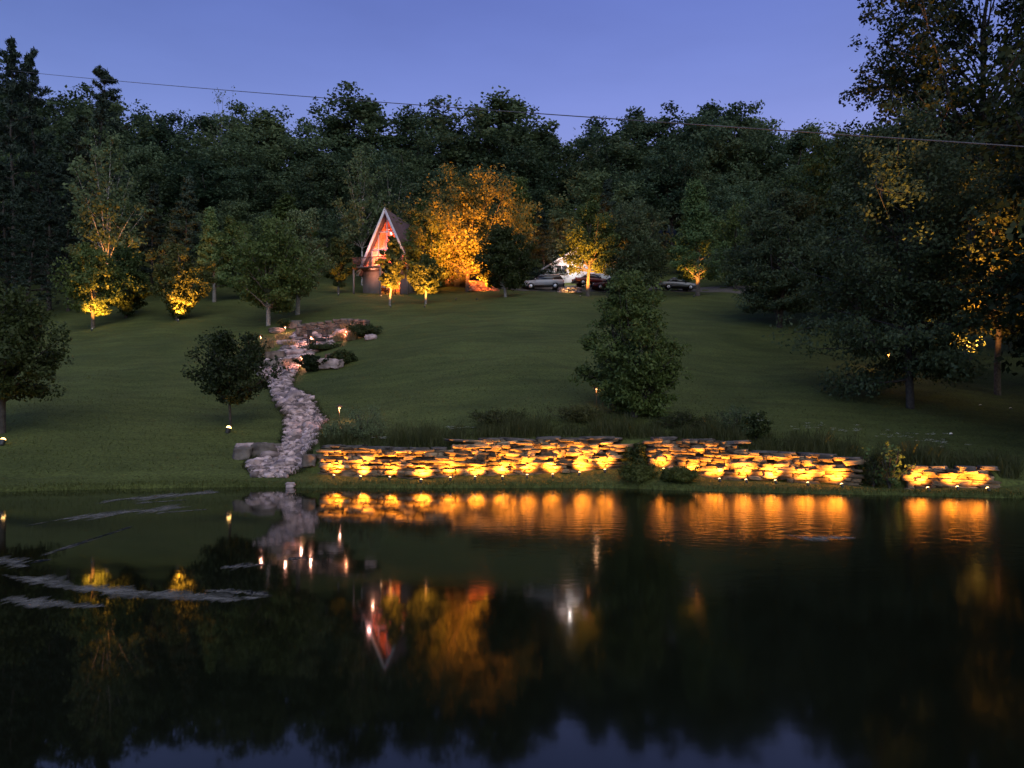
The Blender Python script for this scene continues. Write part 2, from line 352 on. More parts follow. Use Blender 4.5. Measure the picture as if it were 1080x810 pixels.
# ------------------------------------------------------------------ trees
def gen_tree(seed, H, Rr, cb=.25, prof='round', nl=30, ns=5, nleaf=30, ls=.40, lw=.24, cs=.55, e0=15, e1=65, tr=.2, lean=(0, 0), flat=.7, up=.3, rough=.28, nstem=1, hole=0.0, zlow=0.0, sides=6, inner=True):
    r = np.random.default_rng(seed); wood = MB(); leaf = MB()
    P = {'round': lambda f: max(.30, math.sin(math.pi * (.12 + .80 * f)) ** .7) if f < .97 else .2,
         'oval': lambda f: max(.18, math.sin(math.pi * (.16 + .78 * f)) ** .9),
         'pyramid': lambda f: max(.06, (1 - f) ** .85) * (1 if f > .12 else .75 + 2 * f),
         'vase': lambda f: .18 + .82 * math.sin(math.pi * min(1, .02 + .62 * f / .8) * .9) if f < .85 else .62 * (1.15 - f) / .3 + .15,
         'spruce': lambda f: max(.05, (1 - f) ** .9),
         'pine': lambda f: (.66 + .34 * math.sin(f * 26 + seed)) * max(.20, (1 - f) ** .62) if f > .2 else .9,
         'open': lambda f: max(.25, math.sin(math.pi * (.2 + .68 * f)) ** .6)}[prof]
    zz = np.linspace(0, 1, 9); off = np.cumsum(r.normal(0, .012 * H, (9, 2)), 0) * zz[:, None]
    trunk = np.c_[off[:, 0] + lean[0]*H*zz, off[:, 1] + lean[1]*H*zz, zz * H * .96]
    def at(z):
        k = np.clip(z / (H * .96), 0, 1); return np.array([np.interp(k, zz, trunk[:, i]) for i in range(3)])
    wood.tube(np.vstack([[trunk[0] + (0, 0, -.35)], trunk]), tr * np.r_[1.35, (1 - zz) ** .85 * .94 + .05], sides + 2)
    for s in range(nstem - 1):
        a = r.uniform(0, 6.28); k = r.uniform(.6, .9); b = np.array([math.cos(a), math.sin(a), 0]) * Rr * .5
        wood.tube([(0, 0, -.2)] + [tuple(at(H*k*q) + b*q + (0, 0, 0)) for q in (.15, .4, .7, 1)], [tr*.8, tr*.7, tr*.5, tr*.3, .02], sides)
    ph = r.uniform(0, 6.28, 5); am = r.uniform(.4, 1, 5)
    cen = []; cw = []
    for i in range(nl):
        f = ((i + r.uniform(.1, .9)) / nl) ** .92; az = i * 2.39996 + r.normal(0, .35)
        bump_ = 1 + rough * (am[0]*math.sin(2*az + ph[0] + 5*f) + am[1]*math.sin(3*az + ph[1] - 7*f)) * .6 + r.normal(0, rough * .45)
        rad = Rr * P(f) * max(.35, bump_)
        el = R(e0 + (e1 - e0) * f + r.normal(0, 6))
        zend = H * (cb + (1 - cb) * f) + r.normal(0, .02 * H)
        end = np.array([math.cos(az)*rad, math.sin(az)*rad, zend]); 
        zs_ = max(H * cb * .9 if cb > .1 else .05*H, zend - rad * math.tan(min(el, 1.35))) if el > 0 else min(zend - rad*math.tan(el), H*.95)
        st = at(min(zs_, H * .93)); end[:2] += at(zend)[:2] * .8
        mid = (st + end) / 2 + np.array([0, 0, (.10 if el > 0 else -.05) * rad]) + r.normal(0, .04 * rad, 3)
        q = np.linspace(0, 1, 5)[:, None]; limb = (1-q)**2*st + 2*q*(1-q)*mid + q*q*end
        lr = tr * .42 * (rad / Rr) ** .7 * (1 - .5 * f)
        wood.tube(limb, np.linspace(max(lr, .012), .008, 5), max(4, sides - 2), False)
        cen.append(end); cw.append(1)
        for j in range(ns):
            k = r.uniform(.30 if inner else .5, 1); p0 = (1-k)**2*st + 2*k*(1-k)*mid + k*k*end
            dl = end - st; dl = dl / (np.linalg.norm(dl) + 1e-6)
            sd = r.normal(0, 1, 3); sd[2] = sd[2]*.5 + .25; sd /= np.linalg.norm(sd)
            p1 = p0 + (dl*.6 + sd) * rad * r.uniform(.16, .36)
            if p1[2] < zlow: p1[2] = zlow + r.uniform(0, .2)
            if j % 2 == 0: wood.tube([p0, (p0 + p1)/2 + r.normal(0, .03*rad, 3), p1], [max(lr*.4, .008), .008, .005], 4, False)
            cen.append(p1); cw.append(1); 
            if inner: cen.append((p0 + p1) / 2); cw.append(.6)
    cen.append(trunk[-1]); cw.append(1)
    cen = np.array(cen); cw = np.array(cw)
    if hole: keep = r.uniform(0, 1, len(cen)) > hole; cen, cw = cen[keep], cw[keep]
    cnt = np.maximum(3, (nleaf * cw * r.uniform(.5, 1.5, len(cw)))).astype(int)
    c = np.repeat(cen, cnt, 0); csz = np.repeat(cs * r.uniform(.6, 1.35, len(cnt)), cnt)
    n = len(c); o = r.normal(0, 1, (n, 3)); o /= np.linalg.norm(o, axis=1)[:, None]; od = o.copy(); o *= (r.uniform(0, 1, n) ** .42)[:, None]
    c = c + o * csz[:, None] * np.array([1, 1, flat])
    c[:, 2] = np.maximum(c[:, 2], zlow)
    outw = c - np.array([0, 0, H * .55]); outw /= np.linalg.norm(outw, axis=1)[:, None] + 1e-6
    a = r.normal(0, 1, (n, 3)) + outw * .5 + np.array([0, 0, -.15]); a /= np.linalg.norm(a, axis=1)[:, None]
    nn = r.normal(0, 1, (n, 3)) * .5 + np.array([0, 0, up]) + outw * .35 + od * 1.0
    s = np.cross(a, nn); s /= np.linalg.norm(s, axis=1)[:, None] + 1e-6; nn = np.cross(s, a)
    sz = r.uniform(.65, 1.35, n)[:, None]; l = ls * sz; w = lw * sz
    v = np.stack([c - a*l/2, c + s*w/2 + nn*w*.18 - a*l*.06, c + a*l/2, c - s*w/2 + nn*w*.18 - a*l*.06], 1).reshape(-1, 3)
    leaf.add(v, np.arange(4 * n).reshape(-1, 4))
    return wood, leaf

def tree_meshes(name, lm, bm, **kw):
    w, l = gen_tree(**kw); return w.mesh('trunk', M[bm], True), l.mesh('crown', M[lm]), kw['H'], kw['Rr']
def plant_tree(proto, name, label, cat, u, D, H, Rr=None, rz=None, group=None, dz=0.0, parts=True):
    wm, lm, h, r_ = proto
    t = thing(name, label, cat, pt(u, D, dz), rng.uniform(0, 6.28) if rz is None else rz, group)
    sx = (Rr / r_) if Rr else H / h
    t.scale = (sx, sx, H / h)
    mobj('trunk', wm, t); mobj('crown', lm, t); return t

FR = {}
for i, (pf, H, Rr, cb, lm) in enumerate([('round', 20, 5.6, .30, 'leaf_forest'), ('oval', 22, 4.8, .28, 'leaf_forest'), ('open', 21, 5.4, .34, 'leaf_forest2'), ('oval', 20, 5.0, .22, 'leaf_forest2'), ('round', 18, 5.4, .20, 'leaf_forest')]):
    FR[i] = tree_meshes('broadleaf', lm, 'bark_dark', seed=40 + i, H=H, Rr=Rr, cb=cb, prof=pf, nl=26, ns=6, nleaf=44, ls=.46, lw=.28, cs=1.25, e0=25, e1=75, tr=.26, rough=.42)
for i, (pf, H, Rr, cb, lm) in enumerate([('oval', 16, 4.0, .15, 'leaf_grey'), ('pyramid', 15, 4.0, .12, 'leaf'), ('round', 14, 4.6, .15, 'leaf_bright')]):
    FR[5 + i] = tree_meshes('broadleaf', lm, 'bark', seed=50 + i, H=H, Rr=Rr, cb=cb, prof=pf, nl=40, ns=6, nleaf=30, ls=.42, lw=.24, cs=.8, e0=25, e1=75, tr=.2, rough=.35)
PINE = [tree_meshes('pine', 'leaf_pine', 'bark_dark', seed=60 + i, H=28, Rr=5.0, cb=.18, prof='pine', nl=78, ns=7, nleaf=15, ls=.60, lw=.13, cs=.40, e0=4, e1=40, tr=.36, rough=.42, flat=.55, hole=.12) for i in range(3)]
SPR = [tree_meshes('spruce', 'leaf_pine', 'bark_dark', seed=70 + i, H=16, Rr=3.2, cb=.05, prof='spruce', nl=64, ns=5, nleaf=22, ls=.50, lw=.11, cs=.50, e0=-12, e1=25, tr=.2, rough=.2, flat=.45) for i in range(2)]
BIR = tree_meshes('birch', 'leaf_forest2', 'bark_birch', seed=81, H=18, Rr=3.4, cb=.30, prof='oval', nl=32, ns=6, nleaf=26, ls=.36, lw=.24, cs=.8, e0=42, e1=78, tr=.17, rough=.4, hole=.3)
SNAG = tree_meshes('thin_tree', 'leaf_forest2', 'bark_pale', seed=83, H=22, Rr=4.6, cb=.5, prof='vase', nl=20, ns=6, nleaf=5, ls=.32, lw=.2, cs=.6, e0=50, e1=80, tr=.15, rough=.4, inner=False)

SKY_U = [-120, -40, 20, 60, 75, 95, 125, 140, 190, 215, 235, 255, 285, 310, 350, 375, 400, 430, 450, 470, 490, 520, 545, 558, 570, 600, 625, 645, 665, 690, 705, 720, 770, 800, 830, 845, 860, 900, 960, 1200]
SKY_V = [60, 60, 90, 100, 112, 112, 112, 118, 123, 122, 128, 128, 118, 133, 128, 112, 110, 118, 128, 128, 116, 118, 112, 132, 147, 146, 136, 119, 116, 130, 118, 112, 112, 116, 124, 136, 152, 140, 120, 110]
def region(u):
    return 'left of the house' if u < 380 else ('between house and garage' if u < 600 else 'right of the garage')
for Dr, dvv, step in ((146, 0, 6.8), (133, 20, 7.4), (119, 45, 7.4), (104, 80, 6.4)):
    x = -.86 * Dr
    while x < .86 * Dr:
        D = Dr + rng.uniform(-4.5, 4.5); u = 540 + x / D * F
        x += step * rng.uniform(.75, 1.3)
        v = np.interp(u, SKY_U, SKY_V) + dvv + rng.uniform(-4, 12) * (1 if dvv == 0 else 2.4)
        H = top(u, v, D)
        if H < 6: continue
        k = int(rng.choice([5, 6, 5, 7, 0, 1, 3])) if dvv > 60 else int(rng.integers(0, 5))
        crest = 'on the skyline' if dvv == 0 else ('in the middle of the wooded slope' if dvv < 60 else 'along the front edge of the wood')
        nm = 'broadleaf_tree'
        plant_tree(FR[k], nm, f'dark broadleaf tree {crest} {region(u)}', 'tree', u, D, H, H * .31 * rng.uniform(.85, 1.25) + .6, group=f'forest trees {crest} {region(u)}')
# dark pines at the upper left
for u, v, D, rr, lab in ((14, 42, 93, 4.3, 'tall dark pine, leftmost of the three ragged tops against the sky'), (46, 52, 97, 4.4, 'tall dark pine with a narrow ragged top, middle of the three at upper left'),
                         (106, 66, 99, 4.9, 'dark pine with a broad forked top crossing the power line, rightmost of the three'), (-25, 70, 95, 4.6, 'dark pine at the left edge of the picture behind the lawn'),
                         (76, 118, 92, 4.6, 'lower dark pine filling the gap below the two right pine tops')):
    plant_tree(PINE[int(rng.integers(0, 3))], 'pine_tree', lab, 'pine', u, D, top(u, v, D), rr)
for i, (u, v, D, rr) in enumerate(((8, 170, 84, 3.8), (52, 165, 85, 3.6), (-30, 190, 80, 4), (30, 225, 78, 3.2), (72, 215, 83, 2.8))):
    plant_tree(PINE[i % 3], 'evergreen_tree', ['dark evergreen filling the left edge under the pine tops', 'dark evergreen under the middle pine top', 'dark evergreen beyond the left border of the lawn', 'low black-green evergreen nearest the lawn at far left', 'low dark evergreen just left of the lit birch'][i], 'evergreen', u, D, top(u, v, D), rr)
for i, (u, v, D, rr, lab) in enumerate(((193, 184, 87, 2.7, 'dark pointed spruce behind the lit vase-shaped tree'), (160, 196, 90, 2.5, 'slim dark spruce between the birch and the pointed spruce'), (574, 220, 96, 2.4, 'dark narrow spruce between the orange tree and the garage'), (640, 190, 100, 2.6, 'dark spruce standing behind the garage roof'))):
    plant_tree(SPR[i % 2], 'spruce_tree', lab, 'spruce', u, D, top(u, v, D), rr)
plant_tree(BIR, 'birch_tree', 'birch with a crooked white trunk lit from below at left', 'birch', 113, 80, top(113, 136, 80), 3.5, 1.0)
plant_tree(BIR, 'birch_tree', 'tall birch with a thin pale trunk just left of the steep roof', 'birch', 382, 96, top(382, 155, 96), 3.0, 4.0)
plant_tree(BIR, 'birch_tree', 'pale birch behind the steep roof, right of its taller neighbour', 'birch', 414, 99, top(414, 172, 99), 2.6, 2.0)
plant_tree(SNAG, 'thin_tree', 'thin nearly bare tree with wispy pale branches above the left skyline', 'tree', 236, 140, top(236, 95, 140), 4.0, .6)
plant_tree(SNAG, 'thin_tree', 'thin tree with wispy pale branches on the skyline above the garage', 'tree', 628, 138, top(628, 132, 138), 3.2, 2.2)

def lawn_tree(seed, name, label, cat, u, D, v, hw, lm, bm, prof='round', cb=.25, **kw):
    H = top(u, v, D); Rr = hw * D / F
    Rr *= .84
    d = dict(nl=34, ns=6, nleaf=30, ls=.26, lw=.17, cs=Rr * .24, e0=20, e1=70, tr=.02 * H + .03, rough=.35); d.update(kw)
    return plant_tree(tree_meshes(name, lm, bm, seed=seed, H=H, Rr=Rr, cb=cb, prof=prof, **d), name, label, cat, u, D, H, rz=0.0)
LT = lawn_tree
LT(101, 'maple_tree', 'round lawn tree with its lower leaves lit orange, leftmost lit tree', 'tree', 98, 71, 262, 32, 'leaf', 'bark', 'round', .22)
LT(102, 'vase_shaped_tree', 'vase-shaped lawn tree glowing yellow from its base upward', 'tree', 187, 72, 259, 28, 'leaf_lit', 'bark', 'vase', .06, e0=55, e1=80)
LT(103, 'small_tree', 'pale green young tree behind and right of the vase-shaped lit tree', 'tree', 226, 84, 222, 23, 'leaf_bright', 'bark_pale', 'pyramid', .18)
LT(104, 'round_tree', 'dense dark round tree with a pale trunk behind the fire pit', 'tree', 283, 68, 234, 44, 'leaf', 'bark_pale', 'round', .18, nl=44, ns=7)
LT(105, 'round_tree', 'smaller dark tree tucked right behind the dense round tree', 'tree', 314, 73, 224, 30, 'leaf_grey', 'bark_pale', 'oval', .2)
LT(106, 'maple_tree', 'dark round tree at the left edge of the lawn with a spotlight below', 'tree', 2, 33, 306, 57, 'leaf_dark', 'bark_dark', 'round', .24, ls=.17, lw=.11, nl=44, ns=8, nleaf=46, rough=.5, hole=.22)
LT(107, 'leaning_tree', 'small dark leaning tree left of the pale stone creek', 'tree', 243, 35.5, 350, 42, 'leaf_dark', 'bark_dark', 'round', .26, ls=.15, lw=.095, nl=34, ns=8, nleaf=30, lean=(-.03, 0), rough=.75, tr=.07, hole=.3)
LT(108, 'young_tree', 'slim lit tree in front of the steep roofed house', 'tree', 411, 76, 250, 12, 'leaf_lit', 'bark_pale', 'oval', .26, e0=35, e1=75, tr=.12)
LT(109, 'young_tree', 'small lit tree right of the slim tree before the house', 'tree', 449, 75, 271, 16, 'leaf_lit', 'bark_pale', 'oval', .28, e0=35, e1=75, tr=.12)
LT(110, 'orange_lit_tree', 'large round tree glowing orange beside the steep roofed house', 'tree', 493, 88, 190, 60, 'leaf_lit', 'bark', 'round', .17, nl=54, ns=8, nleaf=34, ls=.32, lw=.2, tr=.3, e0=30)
LT(111, 'round_tree', 'dark low-crowned tree with a pale trunk before the big orange tree', 'tree', 533, 78, 241, 31, 'leaf_dark', 'bark_pale', 'round', .16, nl=40, ns=7)
LT(112, 'round_tree', 'dark leafy tree between the steep roof and the orange tree', 'tree', 452, 86, 222, 27, 'leaf', 'bark', 'round', .12, nl=40, ns=7)
LT(113, 'maple_tree', 'lawn tree in front of the garage with lower branches lit orange', 'tree', 620, 83, 216, 30, 'leaf', 'bark', 'oval', .30, nl=40)
LT(114, 'willow_tree', 'grey green feathery tree right of the garage reaching the ground', 'tree', 672, 84, 214, 36, 'leaf_grey', 'bark', 'round', .08, nl=46, ns=7, ls=.34, lw=.12)
LT(115, 'pointed_tree', 'bright green pointed tree with a lit trunk near the parked car', 'tree', 736, 83, 194, 33, 'leaf_bright', 'bark', 'pyramid', .16, nl=52, ns=7)
LT(116, 'spreading_tree', 'low-branched bushy evergreen on the right side of the lawn', 'tree', 822, 64, 203, 52, 'leaf_grey', 'bark_dark', 'round', .12, nl=60, ns=9, ls=.34, lw=.11, nstem=3, flat=.4, e0=2, e1=60)
LT(117, 'garden_shrub', 'large dark upright bush on the lawn above the stone walls', 'shrub', 669, 33.5, 291, 48, 'leaf', 'bark_dark', 'round', .02, ls=.17, lw=.085, nl=60, ns=9, nleaf=40, nstem=4, e0=40, e1=78, zlow=.05, rough=.24, cs=.38, hole=.3)
LT(118, 'small_tree', 'small sparse tree lit dimly left of the house deck', 'tree', 357, 88, 252, 15, 'leaf_lit', 'bark', 'oval', .15)
LT(119, 'leafy_tree', 'large dark leafy tree at right with low drooping branches', 'tree', 960, 40, 133, 108, 'leaf_grey', 'bark_dark', 'round', .07, ls=.20, lw=.12, nl=84, ns=11, nleaf=36, e0=-10, e1=62, tr=.22, cs=.75, rough=.42)
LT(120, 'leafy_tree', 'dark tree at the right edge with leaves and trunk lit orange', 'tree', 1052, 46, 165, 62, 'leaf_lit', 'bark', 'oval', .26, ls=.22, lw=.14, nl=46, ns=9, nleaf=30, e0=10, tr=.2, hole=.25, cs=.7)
LT(121, 'tall_tree', 'very tall open-crowned black tree at upper right against the sky', 'tree', 1020, 56, -95, 138, 'leaf_dark', 'bark_dark', 'round', .30, ls=.30, lw=.20, nl=84, ns=12, nleaf=34, e0=6, e1=62, tr=.42, cs=.85, rough=.35, hole=.16)
LT(122, 'leafy_tree', 'dull green tree filling the wood edge right of the spreading evergreen', 'tree', 905, 66, 148, 62, 'leaf', 'bark_dark', 'round', .1, nl=60, ns=9, ls=.34, lw=.2, nleaf=34)
LT(123, 'leafy_tree', 'dark tree beyond the right border behind the lit leaves', 'tree', 1110, 58, 120, 95, 'leaf_dark', 'bark_dark', 'round', .1, nl=50, ns=8, ls=.34, lw=.2)
LT(128, 'leafy_tree', 'added tall dark tree shading the lawn from past the right border, nearest the pond', 'tree', 1200, 34, -60, 150, 'leaf_dark', 'bark_dark', 'round', .1, nl=60, ns=9, ls=.34, lw=.2)  # added past the right border to shade the lawn
LT(129, 'leafy_tree', 'added tall dark tree past the right end of the pond, blocking light', 'tree', 1370, 25, -260, 240, 'leaf_dark', 'bark_dark', 'round', .1, nl=60, ns=9, ls=.34, lw=.2)  # unseen tree, added to cut the light on the right
LT(130, 'leafy_tree', 'added tall dark tree far past the right border beside the pond, blocking sky light', 'tree', 1240, 43, -40, 130, 'leaf_dark', 'bark_dark', 'round', .06, nl=60, ns=9, ls=.34, lw=.2)  # unseen, added to keep sky light off the right ground
LT(131, 'leafy_tree', 'added dark tree on the bank well outside the right border, blocking sky light', 'tree', 1500, 25, -300, 230, 'leaf_dark', 'bark_dark', 'round', .06, nl=60, ns=9, ls=.34, lw=.2)  # also unseen, put here to darken the right bank and lawn
LT(124, 'low_tree', 'low dark tree between the vase-shaped tree and the leftmost lit tree', 'tree', 133, 76, 262, 26, 'leaf', 'bark_dark', 'round', .08)
LT(125, 'low_tree', 'low dark tree at the wood edge right of the pale green young tree', 'tree', 255, 86, 232, 24, 'leaf', 'bark_dark', 'round', .08)
LT(126, 'low_tree', 'dark tree at the wood edge between pointed tree and spreading evergreen', 'tree', 775, 92, 222, 30, 'leaf', 'bark_dark', 'round', .06)
LT(127, 'low_tree', 'dark bush-like tree behind the spreading evergreen', 'tree', 850, 76, 236, 40, 'leaf', 'bark_dark', 'round', .04)

# ------------------------------------------------------------------ stones
def rough_base(seed, n=3, k=.55, amp=.16):
    r = np.random.default_rng(seed); idx = {}; V = []; Q = []
    t = np.linspace(-1, 1, n + 1)
    def vid(p):
        key = tuple(np.round(p, 4))
        if key not in idx: idx[key] = len(V); V.append(p)
        return idx[key]
    for ax in range(3):
        for s in (-1, 1):
            for i in range(n):
                for j in range(n):
                    q = []
                    for a, b in ((i, j), (i + 1, j), (i + 1, j + 1), (i, j + 1)):
                        p = [0, 0, 0]; p[ax] = s; p[(ax + 1) % 3] = t[a]; p[(ax + 2) % 3] = t[b]; q.append(vid(tuple(p)))
                    Q.append(q if s > 0 else q[::-1])
    V = np.array(V, float); sph = V / np.linalg.norm(V, axis=1)[:, None] * 1.18
    V = V * k + sph * (1 - k); V += r.normal(0, amp, V.shape) * .6
    V[:, :] += .5 * amp * np.sin(V[:, [1, 2, 0]] * 3 + r.uniform(0, 6, 3))
    return V, np.array(Q)
SLAB = [rough_base(200 + i, 3, .84, .17) for i in range(8)]
PEB = [rough_base(230 + i, 2, .35, .16) for i in range(8)]
def boulder_base(seed):
    V, Q = rough_base(seed, 8, .66, .018); r = np.random.default_rng(seed); d = V / np.linalg.norm(V, axis=1)[:, None]
    for fq, am in ((1.4, .16), (2.7, .11), (5.5, .06)):
        w = r.normal(0, 1, (3, 3)) * fq; ph = r.uniform(0, 6.28, 3)
        V = V + d * (am * np.sin(V @ w + ph).sum(1) / 1.7)[:, None]
    V[:, 2] = np.round(V[:, 2] * 3.5 + .25*np.sin(V[:, 0]*3)) / 3.5 * .55 + V[:, 2] * .45      # bedding ledges
    return V, Q
BOUL = [boulder_base(250 + i) for i in range(6)]
def put(mb, base, c, s, rz=0.0, tilt=(0, 0)):
    V, Q = base; v = V * np.array(s) / 2
    v = np.c_[v[:, 0], v[:, 1]*math.cos(tilt[0]) - v[:, 2]*math.sin(tilt[0]), v[:, 1]*math.sin(tilt[0]) + v[:, 2]*math.cos(tilt[0])]
    v = np.c_[v[:, 0]*math.cos(tilt[1]) + v[:, 2]*math.sin(tilt[1]), v[:, 1], -v[:, 0]*math.sin(tilt[1]) + v[:, 2]*math.cos(tilt[1])]
    ca, sa = math.cos(rz), math.sin(rz)
    mb.add(np.c_[v[:, 0]*ca - v[:, 1]*sa, v[:, 0]*sa + v[:, 1]*ca, v[:, 2]] + np.array(c), Q)

def wall_pos(u): return np.array([(u - 540) / F * wl(u, 1), wl(u, 1)])
def stone_wall(label, u0, u1, seed):
    r = np.random.default_rng(seed)
    uu = np.linspace(u0, u1, 400); P = np.array([wall_pos(u) for u in uu]); sl = np.r_[0, np.cumsum(np.linalg.norm(np.diff(P, axis=0), axis=1))]
    L_ = sl[-1]
    def at(s):
        s = np.clip(s, 0, L_); u = np.interp(s, sl, uu); p = wall_pos(u); q = wall_pos(u + 1.5) - wall_pos(u - 1.5); return u, p, math.atan2(q[1], q[0])
    t = thing('stone_wall', label, 'wall', (*P[200], g(uu[200], wl(uu[200], 1) - .1)))
    org = np.array(t.location); st = MB(); cap = MB()
    zmin = min(wl(u, 2) for u in uu) - .12; zmax = max(wl(u, 3) for u in uu)
    z = zmin
    while z < zmax + .1:
        h = r.uniform(.07, .155); s = r.uniform(-.3, 0)
        while s < L_:
            w = min(1.3, max(.2, r.lognormal(-.95, .55))); sc = s + w / 2; s += w + r.uniform(0, .03)
            if sc > L_ + .05 or sc < -.05: continue
            u, p, a = at(sc); b, tp = float(wl(u, 2)), float(wl(u, 3))
            hh = h * r.uniform(.75, 1.12)
            if z + hh < b - .02 or z + hh * .6 > tp + .06: continue
            nx, ny = math.sin(a), -math.cos(a); out = r.normal(0, .06) + (-.10 if r.uniform() < .12 else 0)
            if r.uniform() < .04: continue
            dep = r.uniform(.30, .42)
            put(st, SLAB[int(r.integers(0, 8))], np.array([p[0] + nx*(out - .02), p[1] + ny*(out - .02), z + hh/2 + r.normal(0, .008)]) - org, (w * 1.05, dep, hh * 1.08), a + r.normal(0, .10), (r.normal(0, .09), r.normal(0, .04)))
        z += h * .93
    s = r.uniform(-.1, .1)
    while s < L_ - .1:                                             # broad flat stones laid along the top
        w = r.uniform(.5, 1.25); u, p, a = at(min(s + w/2, L_ - w*.4)); s += w + r.uniform(.0, .25)
        tp = float(wl(u, 3)); nx, ny = math.sin(a), -math.cos(a)
        o = MB(); put(o, SLAB[int(r.integers(0, 8))], np.array([p[0] - nx*.16, p[1] - ny*.16, tp + .075 + r.normal(0, .015)]) - org, (w, r.uniform(.45, .6), r.uniform(.09, .14)), a + r.normal(0, .05), (r.normal(0, .03), r.normal(0, .03)))
        o.obj('cap_stone', M['stone_cap'], t)
    st.obj('stonework', M['stone'], t)
    back = MB(); k = np.linspace(u0, u1, 60); v = []
    for u in k:
        p = wall_pos(u) + np.array([0, .10]); v += [(p[0] - org[0], p[1] - org[1], wl(u, 2) - .2 - org[2]), (p[0] - org[0], p[1] - org[1], wl(u, 3) - .02 - org[2]), (p[0] - org[0], p[1] + .14 - org[1], wl(u, 3) - .02 - org[2]), (p[0] - org[0], p[1] + .14 - org[1], wl(u, 2) - .2 - org[2])]
    back.add(v, [(4*i + a, 4*i + 4 + a, 4*i + 4 + (a + 1) % 4, 4*i + (a + 1) % 4) for i in range(59) for a in range(4)])
    back.obj('backfill', M['earth'], t)
    return t
stone_wall('long dry-stone retaining wall lit by spotlights, left of the grassy gap', 341, 655, 1)
stone_wall('middle dry-stone retaining wall right of the grassy gap, stepping down', 685, 906, 2)
stone_wall('short low dry-stone wall at the far right of the pond', 957, 1050, 3)

# pale dry creek of stones
CV = [383, 388, 393, 400, 410, 420, 430, 440, 450, 460, 470, 478, 484, 490, 497, 504]
CL = [276, 270, 273, 282, 288, 291, 296, 302, 304, 301, 299, 285, 273, 264, 262, 270]
CR = [314, 315, 312, 306, 306, 322, 331, 337, 342, 337, 334, 328, 325, 321, 316, 298]
cs_ = MB(); r = np.random.default_rng(5); n = 0
while n < 5200:
    D = r.uniform(27.6, 56); v = HZ - F * (g(300, D) - CH) / D
    if v < 383 or v > 504: continue
    u = np.interp(v, CV, CL) + r.uniform(0, 1) * (np.interp(v, CV, CR) - np.interp(v, CV, CL)) + r.normal(0, 1.5)
    x, y, z = pt(u, D); s = r.lognormal(-2.05, .45)
    put(cs_, PEB[int(r.integers(0, 8))], (x, y, z + s*.12 + r.uniform(.0, .07)), (s*r.uniform(.9, 1.5), s*r.uniform(.8, 1.2), s*r.uniform(.45, .8)), r.uniform(0, 6.28), (r.normal(0, .3), r.normal(0, .3))); n += 1
tag(cs_.obj('creek_stones', M['stone_pale']), kind='stuff')
bed = MB(); bv = []
for v in np.linspace(384, 503, 60):
    a, b = np.interp(v, CV, CL) - 1, np.interp(v, CV, CR) + 1
    Dv = ray((a + b)/2, v); bv.append([pt(a + (b - a)*k, Dv, .012) for k in np.linspace(0, 1, 7)])
bed.add(np.array(bv).reshape(-1, 3), [(i*7 + j, i*7 + j + 1, i*7 + 8 + j, i*7 + 7 + j) for i in range(59) for j in range(6)])
tag(bed.obj('creek_bed', M['earth']), kind='structure')
# pinkish flags and pebbles on the terrace above the falls
cs_ = MB()
for i in range(520):
    v = r.uniform(346, 384); c = np.interp(v, [346, 360, 372, 384], [352, 330, 312, 300]); hw = np.interp(v, [346, 358, 368, 384], [34, 30, 20, 16])
    u = c + r.uniform(-1, 1) * hw; D = ray(u, v); x, y, z = pt(u, D); s = r.lognormal(-1.15, .4)
    put(cs_, PEB[int(r.integers(0, 8))], (x, y, z + .05), (s*1.4, s*1.1, s*.4), r.uniform(0, 6.28), (r.normal(0, .15), r.normal(0, .15)))
tag(cs_.obj('terrace_stones', M['stone_pale']), kind='stuff')

def boulder(label, u, v, w, h, k, m='stone_brown', D=None, rz=0.0, dep=None):
    D = D or ray(u, v); s = D / F; x, y, z = pt(u, D); o = MB()
    put(o, BOUL[k % 6], (0, 0, h*s*.42), (w*s, dep or w*s*.7, h*s*1.1), rz); q = o.obj('boulder', M[m], smooth=False); rz += .0; q.location = (x, y, z)
    return tag(q, label, 'boulder', 'boulders beside the stone creek')
boulder('dark ledge boulder at the foot of the creek, nearest the leaning tree', 256, 484, 19, 12, 5)
boulder('flat pale slab lying on top of the two ledge boulders', 265, 472, 27, 5, 2, 'stone_pale', dep=.8)
boulder('brown blocky ledge boulder beside the foot of the creek', 277, 482, 23, 14, 4)
boulder('boulder on the left lip of the creek where it widens', 291, 473, 11, 5, 2)
boulder('low grey boulder at the right foot of the creek by the wall', 327, 492, 16, 12, 3)
boulder('small pale stone standing in the water below the creek', 306, 514, 9, 5, 4, 'stone_pale', D=27.0)
boulder('flat dark slab over the creek fall, left half', 288, 388, 28, 8, 0)
boulder('flat dark slab over the creek fall, right half', 309, 385, 22, 7, 1)
boulder('rounded grey boulder above the left end of the creek fall', 290, 380, 18, 9, 2)
boulder('long pale rectangular ledge stone right of the creek fall', 345, 389, 30, 10, 3, 'stone_pale', dep=1.0)
boulder('small rounded stone on top of the long pale ledge stone', 349, 379, 12, 6, 5)
boulder('grey block at the left end of the curved seat wall', 291, 351, 14, 5, 4)
boulder('round boulder beside the left shoulder of the curved seat wall', 311, 346, 14, 8, 5)
boulder('pale block right of the fire pit among rusty grasses', 376, 350, 10, 6, 1, 'stone_pale')
boulder('pale low stone at the right tip of the terrace bed', 391, 358, 11, 5, 0, 'stone_pale')
boulder('flat stepping stone ledge on the left of the terrace', 300, 363, 14, 4, 2, 'stone_pale')
boulder('flat ledge in the middle of the upper stone stream', 312, 375, 20, 5, 3, 'stone_pale')
